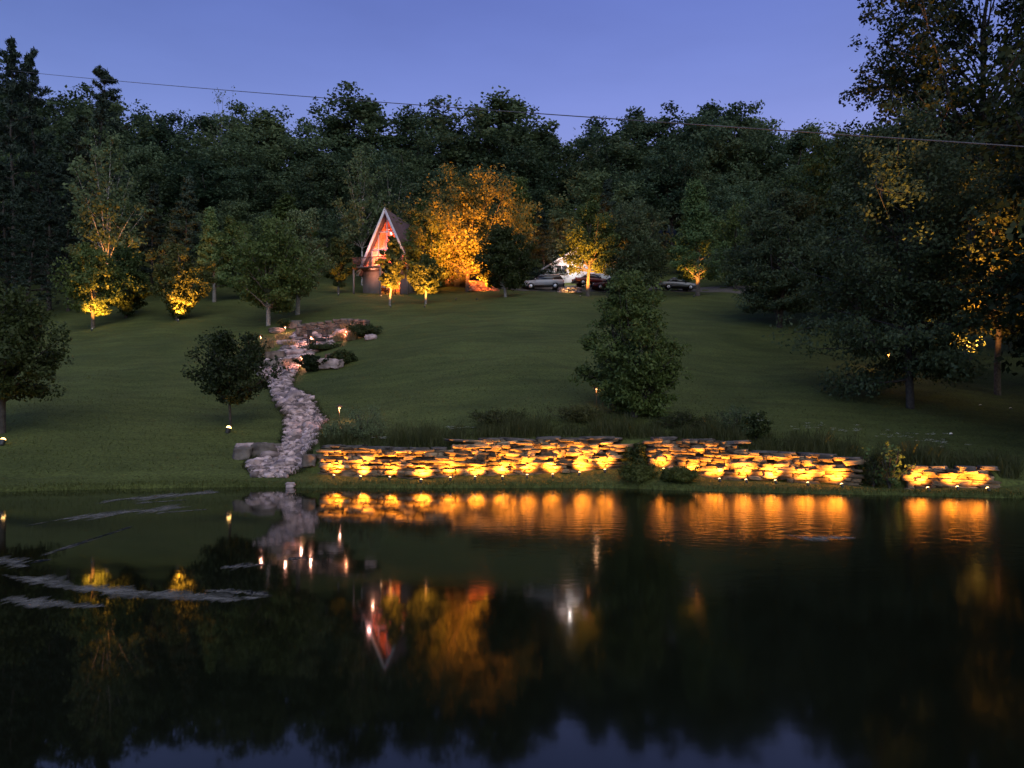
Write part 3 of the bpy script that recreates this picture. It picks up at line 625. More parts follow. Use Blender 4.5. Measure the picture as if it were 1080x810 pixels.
# curved stone seat wall round the fire pit
t = thing('seat_wall', 'curved low stone seat wall behind the fire pit', 'wall', pt(350, 61))
org = np.array(t.location); w1 = MB(); w2 = MB()
for i in range(150):
    a = r.uniform(.15, math.pi - .15); x = math.cos(a)*2.75; y = math.sin(a)*1.7; lvl = int(r.integers(0, 5)); z = g(540 + (org[0] + x)/(61 + y)*F, 61 + y) - org[2] + lvl*.17
    put(w1, SLAB[i % 8], (x, y, z + .02), (r.uniform(.35, .6), .4, .17), math.atan2(1.7*math.cos(a), -2.75*math.sin(a)), (r.normal(0, .05), 0))
for a in np.linspace(.35, math.pi - .35, 11):
    x = math.cos(a)*2.8; y = math.sin(a)*1.75; z = g(540 + (org[0] + x)/(61 + y)*F, 61 + y) - org[2] + .9
    o = MB(); put(o, SLAB[int(r.integers(0, 8))], (x, y, z), (.52, .55, .24), math.atan2(1.7*math.cos(a), -2.75*math.sin(a))); o.obj('cap_stone', M['stone_brown'], t)
w1.obj('stonework', M['stone_brown'], t)
fp = thing('fire_pit', 'dark round fire pit on the stone terrace', 'fire pit', pt(335, 58.5, .03))
o = MB(); o.lathe([(.50, 0), (.62, .1), (.66, .42), (.6, .46), (.52, .42), (.46, .12), (.05, .1)], (0, 0, 0), 16); o.obj('bowl', M['iron'], fp, True)
for a in (0.4, 2.5, 4.6):
    o = MB(); o.tube([(math.cos(a)*.5, math.sin(a)*.5, .15), (math.cos(a)*.72, math.sin(a)*.72, -.05)], .03, 6); o.obj('leg', M['iron'], fp)
def patio_chair(u, D, rz, label):
    t = thing('patio_chair', label, 'chair', pt(u, D, .02), rz, 'chairs round the fire pit')
    MB().box((0, 0, .42), (.55, .52, .05)).obj('seat', M['iron'], t)
    b = MB(); [b.box((x, .26, .74), (.07, .03, .62)) for x in (-.2, -.1, 0, .1, .2)]; b.box((0, .26, 1.05), (.55, .035, .08)); b.obj('backrest', M['iron'], t)
    for x in (-.25, .25):
        for y in (-.23, .24): MB().box((x, y, .2), (.05, .05, .42)).obj('leg', M['iron'], t)
        MB().box((x*1.1, 0, .63), (.07, .5, .04)).obj('armrest', M['iron'], t)
    return t
patio_chair(343, 59.3, .3, 'dark patio chair right behind the fire pit, facing the pond')
patio_chair(324, 59.0, -.5, 'dark patio chair left of the fire pit before the seat wall')

# ------------------------------------------------------------------ lamps
def spot_fixture(label, loc, aim, power, cone=80, blend=.7, col=(1, .35, .03), lens='lens', rad=.035, size=1.0, group=None):
    t = thing('spotlight', label, 'spotlight', loc, 0, group)
    a = Vector(aim).normalized(); q = a.to_track_quat('Z', 'Y')
    b = MB(); b.lathe([(.025, -.12), (.045, -.10), (.05, -.02), (.058, .0), (.058, .012)], (0, 0, 0), 10); h = b.obj('housing', M['black_metal'], t, True)
    h.location = (0, 0, .16); h.rotation_mode = 'QUATERNION'; h.rotation_quaternion = q; h.scale = (size,)*3
    l = MB().lathe([(.05, .0), (.047, .02), (.03, .04), (.002, .048)], (0, 0, .014), 10).obj('lens', M[lens], h, True)
    MB().tube([(0, 0, -.15), (0, 0, .10)], .012, 6).obj('stake', M['black_metal'], t)
    L = bpy.data.lights.new('bulb', 'SPOT'); L.energy = power * K; L.color = col; L.spot_size = R(cone); L.spot_blend = blend; L.shadow_soft_size = rad
    lo = bpy.data.objects.new('bulb', L); COL.objects.link(lo); lo.parent = t
    lo.location = Vector((0, 0, .16)) + a * (.08 + .11 * size); lo.rotation_mode = 'QUATERNION'; lo.rotation_quaternion = a.to_track_quat('-Z', 'Y')
    return t
ORD = ['first', 'second', 'third', 'fourth', 'fifth', 'sixth', 'seventh', 'eighth', 'ninth', 'tenth', 'eleventh']
def wall_lights(lst, what, grp):
    for i, (u, pw) in enumerate(lst):
        D = float(wl(u, 1)) - .61; x, y, z = pt(u, D)
        spot_fixture(f'{ORD[i]} spotlight from the left along the foot of the {what} wall', (x, y, z - .09), (rng.normal(0, .08), .70, .71), pw * 8.5 * rng.uniform(.65, 1.4), 126, 1.0, group=grp)
wall_lights([(352, 60), (380, 60), (411, 55), (444, 55), (475, 50), (501, 75), (530, 75), (556, 65), (583, 65), (611, 65), (638, 75)], 'long left', 'spotlights along the long left wall')
wall_lights([(700, 60), (733, 40), (759, 75), (787, 70), (818, 60), (852, 65), (888, 65)], 'middle', 'spotlights along the middle wall')
wall_lights([(979, 60), (1010, 65), (1042, 60)], 'short right', 'spotlights along the short right wall')

def tree_light(label, u, D, aim, power, cone=70, col=(1, .37, .06), size=1.4, off=.02, lens='lens_dim'):
    return spot_fixture(label, pt(u, D, off), aim, power, cone, .6, col, lens, .06, size, 'garden uplights under trees')
tree_light('uplight at the foot of the leftmost lit round tree', 97, 69.0, (.02, .55, 1), 9000, 85)
tree_light('uplight at the foot of the glowing vase-shaped tree', 188, 70.4, (0, .4, 1), 9500, 75)
tree_light('uplight at the foot of the crooked white birch', 111, 77.0, (.03, .45, 1), 9000, 65)
tree_light('bright spotlight beside the small leaning tree by the creek', 241, 34.4, (.15, .3, 1), 34, 75, size=2.2, lens='lens')
tree_light('spotlight on the lawn under the dark tree at left edge', 3, 31.2, (-.1, .6, 1), 28, 75, size=2.0, lens='lens')
tree_light('uplight at the foot of the slim tree before the house', 412, 73.4, (0, .7, 1), 12000, 75)
tree_light('uplight at the foot of the small tree right of the slim tree', 448, 72.4, (0, .7, 1), 10000, 75)
tree_light('uplight left of the big orange tree trunk', 481, 77.5, (.02, .95, 1), 62000, 62, (1, .27, .028))
tree_light('uplight right of the big orange tree trunk', 503, 77.3, (.03, .95, 1), 52000, 62, (1, .27, .028))
tree_light('uplight at the foot of the lawn tree before the garage', 612, 79.6, (.05, .7, 1), 20000, 80, (1, .34, .05))
tree_light('uplight at the lit trunk of the bright green pointed tree', 732, 80.8, (.1, .6, 1), 5000, 55)
tree_light('uplight under the orange-lit tree at right edge', 1034, 41.5, (.02, .28, 1), 48000, 54, (1, .38, .07), off=-.16)
tree_light('second uplight at the right edge, beside the lit trunk', 1066, 42.0, (.0, .5, 1), 7000, 60, (1, .38, .08), off=-.16)
tree_light('narrow uplight in the dark grass between the two right trees', 1003, 33.4, (-.17, .12, 1), 20000, 20, (1, .45, .10), off=-.16)
tree_light('spotlight under the small tree left of the house deck', 357, 85.6, (0, .4, 1), 1200, 60)

def path_light(label, u, v, h=.62, power=6, D=None, lens='lens_path', col=(1, .5, .25)):
    D = D or ray(u, v); t = thing('path_light', label, 'path light', pt(u, D, 0), 0, 'copper path lights in the garden beds')
    MB().tube([(0, 0, -.15), (0, 0, h)], .014, 6).obj('post', M['copper'], t)
    MB().lathe([(.16, h - .02), (.155, h), (.09, h + .06), (.02, h + .085), (.004, h + .10)], (0, 0, 0), 14).obj('cap', M['copper'], t, True)
    MB().lathe([(.035, h - .09), (.05, h - .075), (.05, h - .022)], (0, 0, 0), 10).obj('lens', M[lens], t, True)
    L = bpy.data.lights.new('bulb', 'POINT'); L.energy = power * K; L.color = col; L.shadow_soft_size = .05
    lo = bpy.data.objects.new('bulb', L); COL.objects.link(lo); lo.parent = t; lo.location = (0, 0, h - .13)
    return t
PINK = (1, .40, .26)
path_light('mushroom-cap path light at the left corner of the terrace', 275, 364, .75, 220, col=PINK)
path_light('path light before the left end of the curved seat wall', 301, 352, .6, 120, col=PINK)
path_light('path light in the middle of the terrace by the fire pit', 328, 366, .8, 300, col=PINK)
path_light('path light beside the slab over the creek fall', 318, 388, .75, 220, col=PINK)
path_light('path light among rusty grasses right of the fire pit', 365, 357, .6, 330, col=(1, .34, .16))
path_light('path light standing in the bed above the left end of the long wall', 358, 447, .78, 60, col=PINK)
path_light('glowing lantern post on the lawn edge left of the house', 356, 304, .9, 40)
path_light('path light in the grass in front of the slim lit tree', 402, 316, .5, 4)
path_light('small lamp showing through the left side of the big upright bush', 629, 402, .9, 6, D=34.6)
path_light('path light glowing behind the drooping branches of the right tree', 937, 330, 1.4, 90, D=50, col=(1, .42, .08), lens='lens_dim')

# ------------------------------------------------------------------ house
Dh = 88.0; hu = 408
hx, hy, hz0 = (hu - 540)/F*Dh, Dh, g(hu, Dh)
house = thing('a_frame_house', 'steep-roofed gabled house with a glowing orange glass front and deck', 'house', (hx, hy, hz0 - .15), R(-14))
ap = top(hu, 221, Dh) + .15; dk = top(380, 282, Dh) + .15; HW = 3.15; DEP = 9.0
rise = (ap - dk) / HW
def slab_roof(sgn):
    m = MB(); th = .22; ov = .55; b = -.0
    x0, z0 = 0, ap; x1, z1 = sgn*(HW + .35), ap - rise*(HW + .35)
    nx, nz = sgn*rise/math.hypot(1, rise)*th, 1/math.hypot(1, rise)*th
    p = [(x0, z0 + .04), (x1, z1), (x1 - nx, z1 - nz*0 - .02), (x0, z0 - th*2.1)]
    m.prism(p if sgn > 0 else p[::-1], -ov, DEP); return m
slab_roof(1).obj('roof', M['shingle'], house); slab_roof(-1).obj('roof', M['shingle'], house)
for sgn in (-1, 1):                                               # pale barge boards on the gable edge
    m = MB(); x1, z1 = sgn*(HW + .42), ap - rise*(HW + .42)
    p = [(0, ap + .14), (x1, z1 + .05), (x1 - sgn*.30, z1 + .0), (0, ap - .52)]
    m.prism(p if sgn > 0 else p[::-1], -.66, -.56); m.obj('barge_board', M['white_trim'], house)
# interior: warm boarded ceiling slopes, back wall and floor
m = MB(); xi = HW - .28
m.add([(-xi, .3, dk + .12), (0, .3, ap - .75), (0, DEP - .3, ap - .75), (-xi, DEP - .3, dk + .12)], [(0, 1, 2, 3)])
m.add([(xi, .3, dk + .12), (0, .3, ap - .75), (0, DEP - .3, ap - .75), (xi, DEP - .3, dk + .12)], [(3, 2, 1, 0)])
m.add([(-xi, 5.2, dk + .1), (xi, 5.2, dk + .1), (0, 5.2, ap - .75)], None, [(0, 1, 2)])
for k in range(7): m.box((0, .8 + k*.65, ap - 1.9), (2.2*(1.15/rise*.9), .12, .18))
m.obj('interior', M['wood_warm'], house)
MB().box((0, DEP/2 - .1, dk - .06), (HW*2 + .2, DEP - .3, .22)).obj('floor', M['wood_deck'], house)
win = MB()
def gx_(z): return (ap - .55 - z) / rise
fr = MB()
for z in (dk + .12, dk + 2.15, dk + 4.2):
    w = gx_(z); fr.box((0, .06, z), (2*w, .1, .14))
for x in (-1.9, -1.05, 0, 1.05, 1.9):
    h = ap - .6 - abs(x)*rise - dk; fr.box((x, .06, dk + h/2), (.11, .105, h))
gl = MB().prism([(-gx_(dk), dk), (gx_(dk), dk), (0, ap - .55)], .10, .13).obj('window', M['glass'], house)
fr.obj('frame', M['white_trim'], gl)
for x in (-2.2, 1.5):
    MB().box((x, .35, dk + 1.05), (.55, .06, 1.9)).obj('curtain', M['curtain'], house)
# lower storey with a lit walk-out door
lw = MB(); lw.box((-1.95, .3, dk/2 - .1), (2.3, .25, dk - .1)); lw.box((2.35, .3, dk/2 - .1), (1.5, .25, dk - .1)); lw.box((.35, .3, dk - .35), (2.5, .246, .42))
lw.box((-3.05, 4.6, dk/2 - .1), (.2, 8.4, dk - .1)); lw.box((3.05, 4.6, dk/2 - .1), (.2, 8.4, dk - .1)); lw.box((0, 8.7, dk/2 - .1), (6, .2, dk - .1)); lw.obj('wall', M['siding'], house)
d = MB().box((.35, .3, dk*.42), (2.5, .04, dk - .55)).obj('door', M['glass'], house)
f = MB(); [f.box((x, .25, dk*.42), (.09, .09, dk - .5)) for x in (-.87, -.25, .35, .95, 1.57)]; f.box((.35, .25, .12), (2.5, .085, .1)); f.obj('frame', M['wood_rail'], d)
MB().box((.35, 2.6, dk/2 - .1), (4.6, .1, dk - .3)).obj('room_wall', M['wood_warm'], house)
# deck with posts and railing
deck = MB().box((-.1, -.95, dk - .12), (6.9, 1.5, .2)).obj('deck', M['wood_deck'], house)
for x in (-3.4, -.1, 3.2): MB().box((x, -1.6, dk/2 - .2), (.17, .17, dk + .1)).obj('post', M['siding'], deck)
rl = MB(); rl.box((-.1, -1.68, dk + 1.0), (6.9, .09, .08)); rl.box((-.1, -1.68, dk + .18), (6.9, .06, .06)); rl.box((-3.5, -.95, dk + 1.0), (.09, 1.38, .08)); rl.box((3.3, -.95, dk + 1.0), (.09, 1.38, .08))
for x in np.arange(-3.45, 3.3, .13): rl.box((x, -1.68, dk + .6), (.05, .035, .8))
for y in np.arange(-1.5, -.3, .16): rl.box((-3.5, y, dk + .6), (.035, .035, .8)); rl.box((3.3, y, dk + .6), (.035, .035, .8))
rl.obj('railing', M['wood_rail'], deck)
b = MB(); b.tube([(-3.4, -1.5, dk - .9), (-2.6, -1.5, dk - .25)], .06, 4); b.obj('brace', M['siding'], deck)
def house_lamp(parent, loc, power, col, soft=.15):
    L = bpy.data.lights.new('building_or_fill_lamp', 'POINT'); L.energy = power * K; L.color = col; L.shadow_soft_size = soft
    o = bpy.data.objects.new('building_or_fill_lamp', L); COL.objects.link(o); o.parent = parent; o.location = loc
house_lamp(house, (-1.2, 2.2, dk + .7), 2000, (1, .17, .06), .05); house_lamp(house, (1.2, 2.2, dk + .7), 1700, (1, .17, .06), .05); house_lamp(house, (.3, 1.5, dk*.75), 1100, (1, .24, .05)); house_lamp(house, (-1.4, -.8, dk - .5), 90, (1, .42, .26), .08)
house_lamp(house, (-1.5, -1.6, dk + 2.1), 110, (1, .40, .36), .2)  # point lamp in open air before the glass front, no fixture
# single-storey wing to the right of the house
Dw = 92.0; wx = (466 - 540)/F*Dw; wz = g(466, Dw)
wing = thing('house_wing', 'low beige building wing behind the big orange tree with a lit doorway', 'building', (wx, Dw, wz - .1), R(-6))
w = MB(); w.box((-1.6, 0, 1.3), (3.8, .25, 2.7)); w.box((2.7, 0, 1.3), (2.4, .25, 2.7)); w.box((.9, 0, 2.45), (1.2, .246, .4)); w.box((0, 5, 1.3), (7.4, .25, 2.7)); w.box((-3.6, 2.5, 1.3), (.25, 4.8, 2.7)); w.box((3.8, 2.5, 1.3), (.25, 4.8, 2.7)); w.obj('wall', M['siding'], wing)
MB().prism([(-4.1, 2.6), (4.3, 2.6), (4.3, 2.75), (.1, 4.1), (-4.1, 2.75)], -.5, 5.5).obj('roof', M['shingle'], wing)
dd = MB().box((.9, .12, 1.1), (1.15, .06, 2.2)).obj('door', M['wood_warm'], wing); MB().lathe([(.03, 0), (.04, .03), (.02, .06)], (1.3, .04, 1.05), 8).obj('handle', M['black_metal'], dd)
wd = MB().box((-1.7, -.13, 1.5), (1.2, .06, 1.0)).obj('window', M['dark_glass'], wing); f = MB(); [f.box((-1.7 + a, -.17, 1.5 + b_), s) for a, b_, s in ((0, .52, (1.3, .05, .09)), (0, -.52, (1.3, .05, .09)), (-.62, 0, (.09, .05, 1.0)), (.62, 0, (.09, .05, 1.0)), (0, 0, (.06, .04, .95)))]; f.obj('frame', M['white_trim'], wd)
pl = MB().lathe([(.03, 0), (.09, .05), (.09, .22), (.02, .28)], (.1, -.22, 2.0), 8).obj('wall_lamp', M['lens_soft'], wing)
house_lamp(wing, (.3, -.8, 2.1), 190, (1, .40, .10), .08)
# red brick wall lit by its own lamp
bw = thing('brick_wall', 'low sloping brick garden wall glowing orange right of the big tree', 'wall', pt(512, 86.5, -.1), R(8))
m = MB(); bz = .0
for row in range(7):
    n_ = 13 - row; x = -1.75 + (row % 2)*.13
    for i in range(n_): 
        if x < 1.75 - row*.27: put(m, SLAB[int(r.integers(0, 8))], (x, r.normal(0, .03), .1 + row*.165), (.28, .3, .165))
        x += .27
m.obj('brickwork', M['brick'], bw)
spot_fixture('orange spotlight washing the low brick wall beside the tree', pt(510, 84.9), (.05, 1, .35), 260, 120, .8, (1, .27, .05), 'lens_soft', group='garden spotlights by the buildings')

# garage
Dg = 97.0; gxx = (610 - 540)/F*Dg; gz = g(610, Dg)
gar = thing('garage', 'white gabled garage behind the parked white car', 'garage', (gxx, Dg, gz - .3), R(8))
eh = top(572, 284, Dg) + .3; ah = top(608, 261, Dg) + .3; GW = 4.4
MB().prism([(-GW, -.6), (GW, -.6), (GW, eh), (0, ah - .1), (-GW, eh)], 0, 8).obj('wall', M['siding_white'], gar)
sl = (ah - eh)/GW
for sgn in (-1, 1):
    p = [(0, ah + .08), (sgn*(GW + .5), ah + .08 - sl*(GW + .5)), (sgn*(GW + .5), ah - .12 - sl*(GW + .5)), (0, ah - .12)]
    MB().prism(p if sgn > 0 else p[::-1], -.5, 8.4).obj('roof', M['shingle'], gar)
    p = [(0, ah + .10), (sgn*(GW + .52), ah + .10 - sl*(GW + .52)), (sgn*(GW + .52), ah - .16 - sl*(GW + .52)), (0, ah - .16)]
    MB().prism(p if sgn > 0 else p[::-1], -.58, -.51).obj('fascia', M['white_trim'], gar)
d = MB().box((1.6, -.04, 1.0), (2.6, .08, 2.3)); [d.box((1.6, -.09, z), (2.5, .03, .42)) for z in (.15, .72, 1.28, 1.84)]; d.obj('garage_door', M['white_trim'], gar)
wd = MB().box((-2.2, -.05, 1.75), (1.3, .06, 1.0)).obj('window', M['dark_glass'], gar); f = MB(); [f.box((-2.2 + a, -.09, 1.75 + b_), s) for a, b_, s in ((0, .54, (1.5, .06, .1)), (0, -.54, (1.5, .06, .1)), (-.7, 0, (.1, .06, 1.0)), (.7, 0, (.1, .06, 1.0)), (0, 0, (.06, .05, .98)))]; f.obj('frame', M['white_trim'], wd)
gl_ = MB().lathe([(.02, 0), (.08, .04), (.09, .2), (.02, .26)], (-.4, -.2, 2.1), 8).obj('wall_lamp', M['lens_soft'], gar)
house_lamp(gar, (-1.6, -2.2, 2.5), 420, (1, .86, .82), .1)  # fill lamp added in the air before the garage to brighten its wall
# low stone edging in the light by the garage tree
t = thing('stone_edging', 'low pale stone edging lit yellow before the garage', 'wall', pt(601, 86.5)); m = MB()
for i in range(40): put(m, SLAB[i % 8], (r.uniform(-1.25, 1.25), r.normal(0, .06), .06 + .14*int(r.integers(0, 4))), (.4, .3, .15), r.normal(0, .1))
m.obj('stonework', M['stone_pale'], t)
spot_fixture('small spotlight washing the pale stone edging by the garage', pt(600, 85.4), (.0, 1, .25), 110, 120, .8, (1, .55, .15), 'lens_soft', group='garden spotlights by the buildings')

# ------------------------------------------------------------------ vehicles
def car(label, name, cat, u, D, rz, paint, kind):
    t = thing(name, label, cat, pt(u, D, .03), rz)
    if kind == 'pickup':
        L_, Wd, wb, wr = 4.9, 1.92, 1.45, .38
        low = [(-2.4, .5), (2.4, .45), (2.46, .75), (2.36, .98), (1.15, 1.10), (.85, 1.14), (-1.6, 1.15), (-2.4, 1.12), (-2.47, .8)]
        cab = [(1.15, 1.12), (.45, 1.70), (-2.0, 1.74), (-2.38, 1.13)]
    else:
        L_, Wd, wb, wr = 4.5, 1.78, 1.35, .33
        low = [(-2.2, .42), (2.2, .36), (2.26, .6), (2.1, .78), (1.0, .92), (-1.6, .95), (-2.2, .88), (-2.28, .65)]
        cab = [(1.05, .91), (.35, 1.40), (-.75, 1.43), (-1.65, .94)]
    def loft(poly, w0, w1, n=5):
        m = MB(); P = np.array(poly); c = P.mean(0); k = len(P); V = []
        ys = np.array([-1, -.94, -.6, .6, .94, 1]); ins = np.array([.955, .99, 1, 1, .99, .955])
        for y, s in zip(ys, ins):
            for p in P:
                f = np.interp(p[1], [P[:, 1].min(), P[:, 1].max()], [w0, w1]); q = c + (p - c)*s; V.append((q[0], y*f/2, q[1]))
        Q = [(i*k + j, i*k + (j + 1) % k, (i + 1)*k + (j + 1) % k, (i + 1)*k + j) for i in range(5) for j in range(k)]
        V += [(c[0], -w0/2*.99, c[1]), (c[0], w0/2*.99, c[1])]; e = 6*k
        T = [(e, (j + 1) % k, j) for j in range(k)] + [(e + 1, 5*k + j, 5*k + (j + 1) % k) for j in range(k)]
        return m.add(V, Q, T)
    body = loft(low, Wd, Wd*.97)
    P = np.array(cab); c = P.mean(0); roof = [(cab[1][0] + .05, cab[1][1] - .05), (cab[1][0] - .08, cab[1][1] + .02), (cab[2][0] + .05, cab[2][1] + .03), (cab[2][0] - .08, cab[2][1] - .05)]
    body.obj('body', M[paint], t)
    loft(cab, Wd*.93, Wd*.76).obj('window', M['dark_glass'], t)
    loft(roof, Wd*.79, Wd*.74).obj('roof', M[paint], t)
    for x in (-wb, wb):
        for s in (-1, 1):
            o = MB(); o.tube([(x, s*(Wd/2 - .2), wr), (x, s*(Wd/2 + .01), wr)], wr, 18); wh = o.obj('wheel', M['rubber'], t)
            MB().tube([(x, s*(Wd/2 + .005), wr), (x, s*(Wd/2 + .03), wr)], [wr*.62, wr*.55], 14).obj('rim', M['rim'], wh)
    zb = low[0][1]
    MB().box((-L_/2 - .02, 0, zb + .08), (.14, Wd*.94, .2)).obj('bumper', M['bumper'], t); MB().box((L_/2 + .0, 0, zb + .05), (.14, Wd*.94, .2)).obj('bumper', M['bumper'], t)
    for s in (-1, 1):
        MB().box((-L_/2 + .02, s*Wd*.42, zb + .4), (.08, .16, .28)).obj('tail_light', M['red_lamp'], t)
        MB().box((L_/2 - .10, s*Wd*.38, zb + .3), (.16, .3, .15)).obj('headlight', M['lamp_clear'], t)
        MB().box((cab[0][0] - .25, s*(Wd/2 + .06), cab[0][1] + .08), (.12, .2, .14)).obj('mirror', M[paint], t)
    return t
car('white high-bodied car parked before the garage beside the dark low-crowned tree', 'parked_car', 'car', 573, 90.6, R(176), 'car_white', 'pickup')
car('dark red car parked just right of the lawn tree at the garage', 'parked_car', 'car', 624, 92.5, R(12), 'car_red', 'sedan')
car('red car parked behind the feathery grey green tree', 'parked_car', 'car', 645, 90.0, R(176), 'car_red', 'sedan')
car('silver car parked left of the bright green pointed tree', 'parked_car', 'car', 714, 89.6, R(8), 'car_silver', 'sedan')

# ------------------------------------------------------------------ power line
c0 = np.array(pt(-40, 106)); c0[2] = CH - (68.5 - HZ)*106/F
c1 = np.array([(1130 - 540)/F*24, 24, CH - (158 - HZ)*24/F])
q = np.linspace(0, 1, 60)[:, None]; line = c0*(1 - q) + c1*q; line[:, 2] -= (4*q*(1 - q))[:, 0]*.4
tag(MB().tube(line, .024, 6).obj('power_line', M['cable']), 'single sagging power cable crossing the sky above the wood', 'cable')

# ------------------------------------------------------------------ grasses and plants
def blades(P, h, w, seed, lean=.35):
    r = np.random.default_rng(seed); n = len(P); a = r.uniform(0, 6.28, n); L_ = lean * r.normal(0, 1, (n, 2)); hh = (h * r.uniform(.5, 1.3, n))[:, None]; ww = w * r.uniform(.6, 1.4, n)
    side = np.c_[np.cos(a), np.sin(a), np.zeros(n)] * ww[:, None] / 2
    mid = P + np.c_[L_*.35, np.full(n, .6)] * hh; tip = P + np.c_[L_, np.full(n, 1.0)] * hh
    V = np.stack([P - side, P + side, mid + side*.7, mid - side*.7, tip], 1).reshape(-1, 3); b = np.arange(n)[:, None]*5
    return MB().add(V, np.hstack([b, b + 1, b + 2, b + 3]), np.hstack([b + 3, b + 2, b + 4]))
# rank grass on top of the walls
n = 26000; u = r.uniform(338, 1075, n); W = wl(u, 1); D = W + .25 + r.gamma(1.6, 1.1, n)
dens = .72 + .28*np.sin(u*.045)*np.sin(u*.017 + 2)
k = r.uniform(0, 1, n) < dens; u, D = u[k], D[k]; P = np.c_[(u - 540)/F*D, D, hz(u, D) - .03]
hh = (.46 + .2*np.sin(u*.06) + .12*np.sin(u*.21 + 1)) * np.clip(1.2 - (D - wl(u, 1))/6, .2, 1.2)
m = blades(P, hh, .022, 1); tag(m.obj('meadow_grass', M['grass_tall']), kind='stuff')
# mown bank between walls and water
n = 15000; u = r.uniform(-80, 1160, n); S, W = shore(u), wl(u, 1); D = S - .05 + r.beta(1.0, 1.4, n)*(W - S - .05); P = np.c_[(u - 540)/F*D, D, hz(u, D) - .02]
hh = np.where(D < S + .4, .13, .055); tag(blades(P, hh, .018, 2, .5).obj('bank_grass', M['grass_bank']), kind='stuff')
# lawn tufts over the nearer slope
n = 30000; u = r.uniform(-60, 1140, n); W = wl(u, 1); D = W + .3 + r.beta(1, 1.8, n)*26; P = np.c_[(u - 540)/F*D, D, hz(u, D) - .02]
tag(blades(P, .09, .025, 3, .6).obj('lawn_grass', M['grass_bank']), kind='stuff')

P = []
for v in np.linspace(386, 503, 900):
    for cc in (CL, CR):
        u_ = np.interp(v, CV, cc) + r.normal(0, 1.6) + (-1.5 if cc is CL else 1.5); P.append(pt(u_, ray(300, v) , -.02))
P = np.repeat(np.array(P), 3, 0) + r.normal(0, .08, (len(P)*3, 3)) * (1, 1, 0)
tag(blades(P, .22, .02, 9, .5).obj('creek_grass', M['grass_tall']), kind='stuff')
def tuft(label, u, v, n, h, m, D=None, spread=.3, name='ornamental_grass', cat='grass clump', group=None, w=.02):
    D = D or ray(u, v); x, y, z = pt(u, D); a = r.uniform(0, 6.28, n); q = spread*np.sqrt(r.uniform(0, 1, n)); P = np.c_[np.cos(a)*q, np.sin(a)*q, np.full(n, -.03)]
    o = blades(P, h, w, int(u*7 + v), .45).obj(name, M[m]); o.location = (x, y, z); return tag(o, label, cat, group)
for i, (u, v, h, lab) in enumerate(((283, 367, .8, 'rusty grass clump under the leftmost terrace path light'), (297, 360, .7, 'rusty grass clump left of the pink terrace stones'), (305, 366, .6, 'low rusty grass clump beside the upper stone stream'), (357, 360, .8, 'rusty grass clump right of the fire pit, nearest the chairs'), (366, 352, .9, 'rusty grass clump by the pale block on the terrace right'), (371, 359, .8, 'rusty grass clump at the right end of the terrace'), (278, 374, .6, 'rusty grass clump above the left end of the creek fall'))):
    tuft(lab, u, v, 260, h, 'grass_dry', spread=.45, group='rusty grass clumps on the terrace', w=.03)
def shrub(label, u, v, hw, vt, lm, D=None, name='garden_shrub', cat='shrub', leaves=26, ls=.12, lw=.07, seed=1, prof='round', nl=22, hole=0):
    D = D or ray(u, v); H = top(u, vt, D); Rr = hw*D/F
    p = tree_meshes(name, lm, 'bark_dark', seed=seed, H=H, Rr=Rr, cb=.05, prof=prof, nl=nl, ns=6, nleaf=leaves, ls=ls, lw=lw, cs=Rr*.28, e0=30, e1=75, tr=.03, nstem=4, zlow=.03, rough=.4, hole=hole, sides=4)
    return plant_tree(p, name, label, cat, u, D, H, rz=0.0)
shrub('dark low shrub right of the creek fall path light', 329, 392, 11, 375, 'leaf_dark', seed=301)
shrub('dark shrub behind the long pale ledge stone', 342, 378, 13, 366, 'leaf_dark', seed=302, D=56)
shrub('dark spreading shrub at the right end of the terrace bed', 386, 355, 14, 344, 'leaf_dark', seed=303)
shrub('dark shrub right of the long pale ledge stone', 362, 384, 10, 370, 'leaf_dark', seed=304)
shrub('dark shrub left of the seat wall below the round tree', 302, 345, 9, 338, 'leaf_dark', seed=305)
shrub('green shrub at the left bank of the creek fall', 268, 381, 12, 361, 'leaf_dark', seed=306)
shrub('brownish feathery shrub lit dimly above the left end of the long wall', 384, 462, 24, 431, 'leaf_grey', D=30.6, seed=307, ls=.07, lw=.03, leaves=20)
shrub('green weedy shrub beside the path light above the long wall', 352, 468, 12, 444, 'leaf_grey', D=30.2, seed=308, ls=.07, lw=.03, leaves=16)
shrub('weedy bush with pale flowers behind the middle wall', 778, 462, 20, 429, 'leaf_grey', D=30.2, seed=309, ls=.07, lw=.035, leaves=14, hole=.2)
shrub('dark weedy bush right of the pale flowered bush', 797, 466, 13, 436, 'leaf_dark', D=29.8, seed=310, ls=.08, lw=.05)
shrub('upright weed with pale broad leaves in the gap between walls', 938, 505, 18, 468, 'leaf_bright', D=25.5, seed=311, ls=.12, lw=.08, leaves=5, prof='vase', nl=12, hole=.25)
shrub('dark tall weeds left of the pale broad-leaved weed', 921, 508, 10, 478, 'grass_tall', D=25.7, seed=312, ls=.16, lw=.025, leaves=8, prof='oval')
shrub('low grassy bush on the bank in the gap between the long walls', 672, 506, 19, 493, 'grass_bank', D=27.4, seed=313, ls=.16, lw=.03, leaves=36)
shrub('grassy bush right of the low bush before the middle wall', 715, 508, 17, 496, 'grass_bank', D=26.9, seed=314, ls=.16, lw=.03, leaves=34)
shrub('dark leafy vine filling the notch between the long wall and middle wall', 672, 492, 10, 468, 'leaf_dark', D=29.0, seed=315, ls=.12, lw=.06)
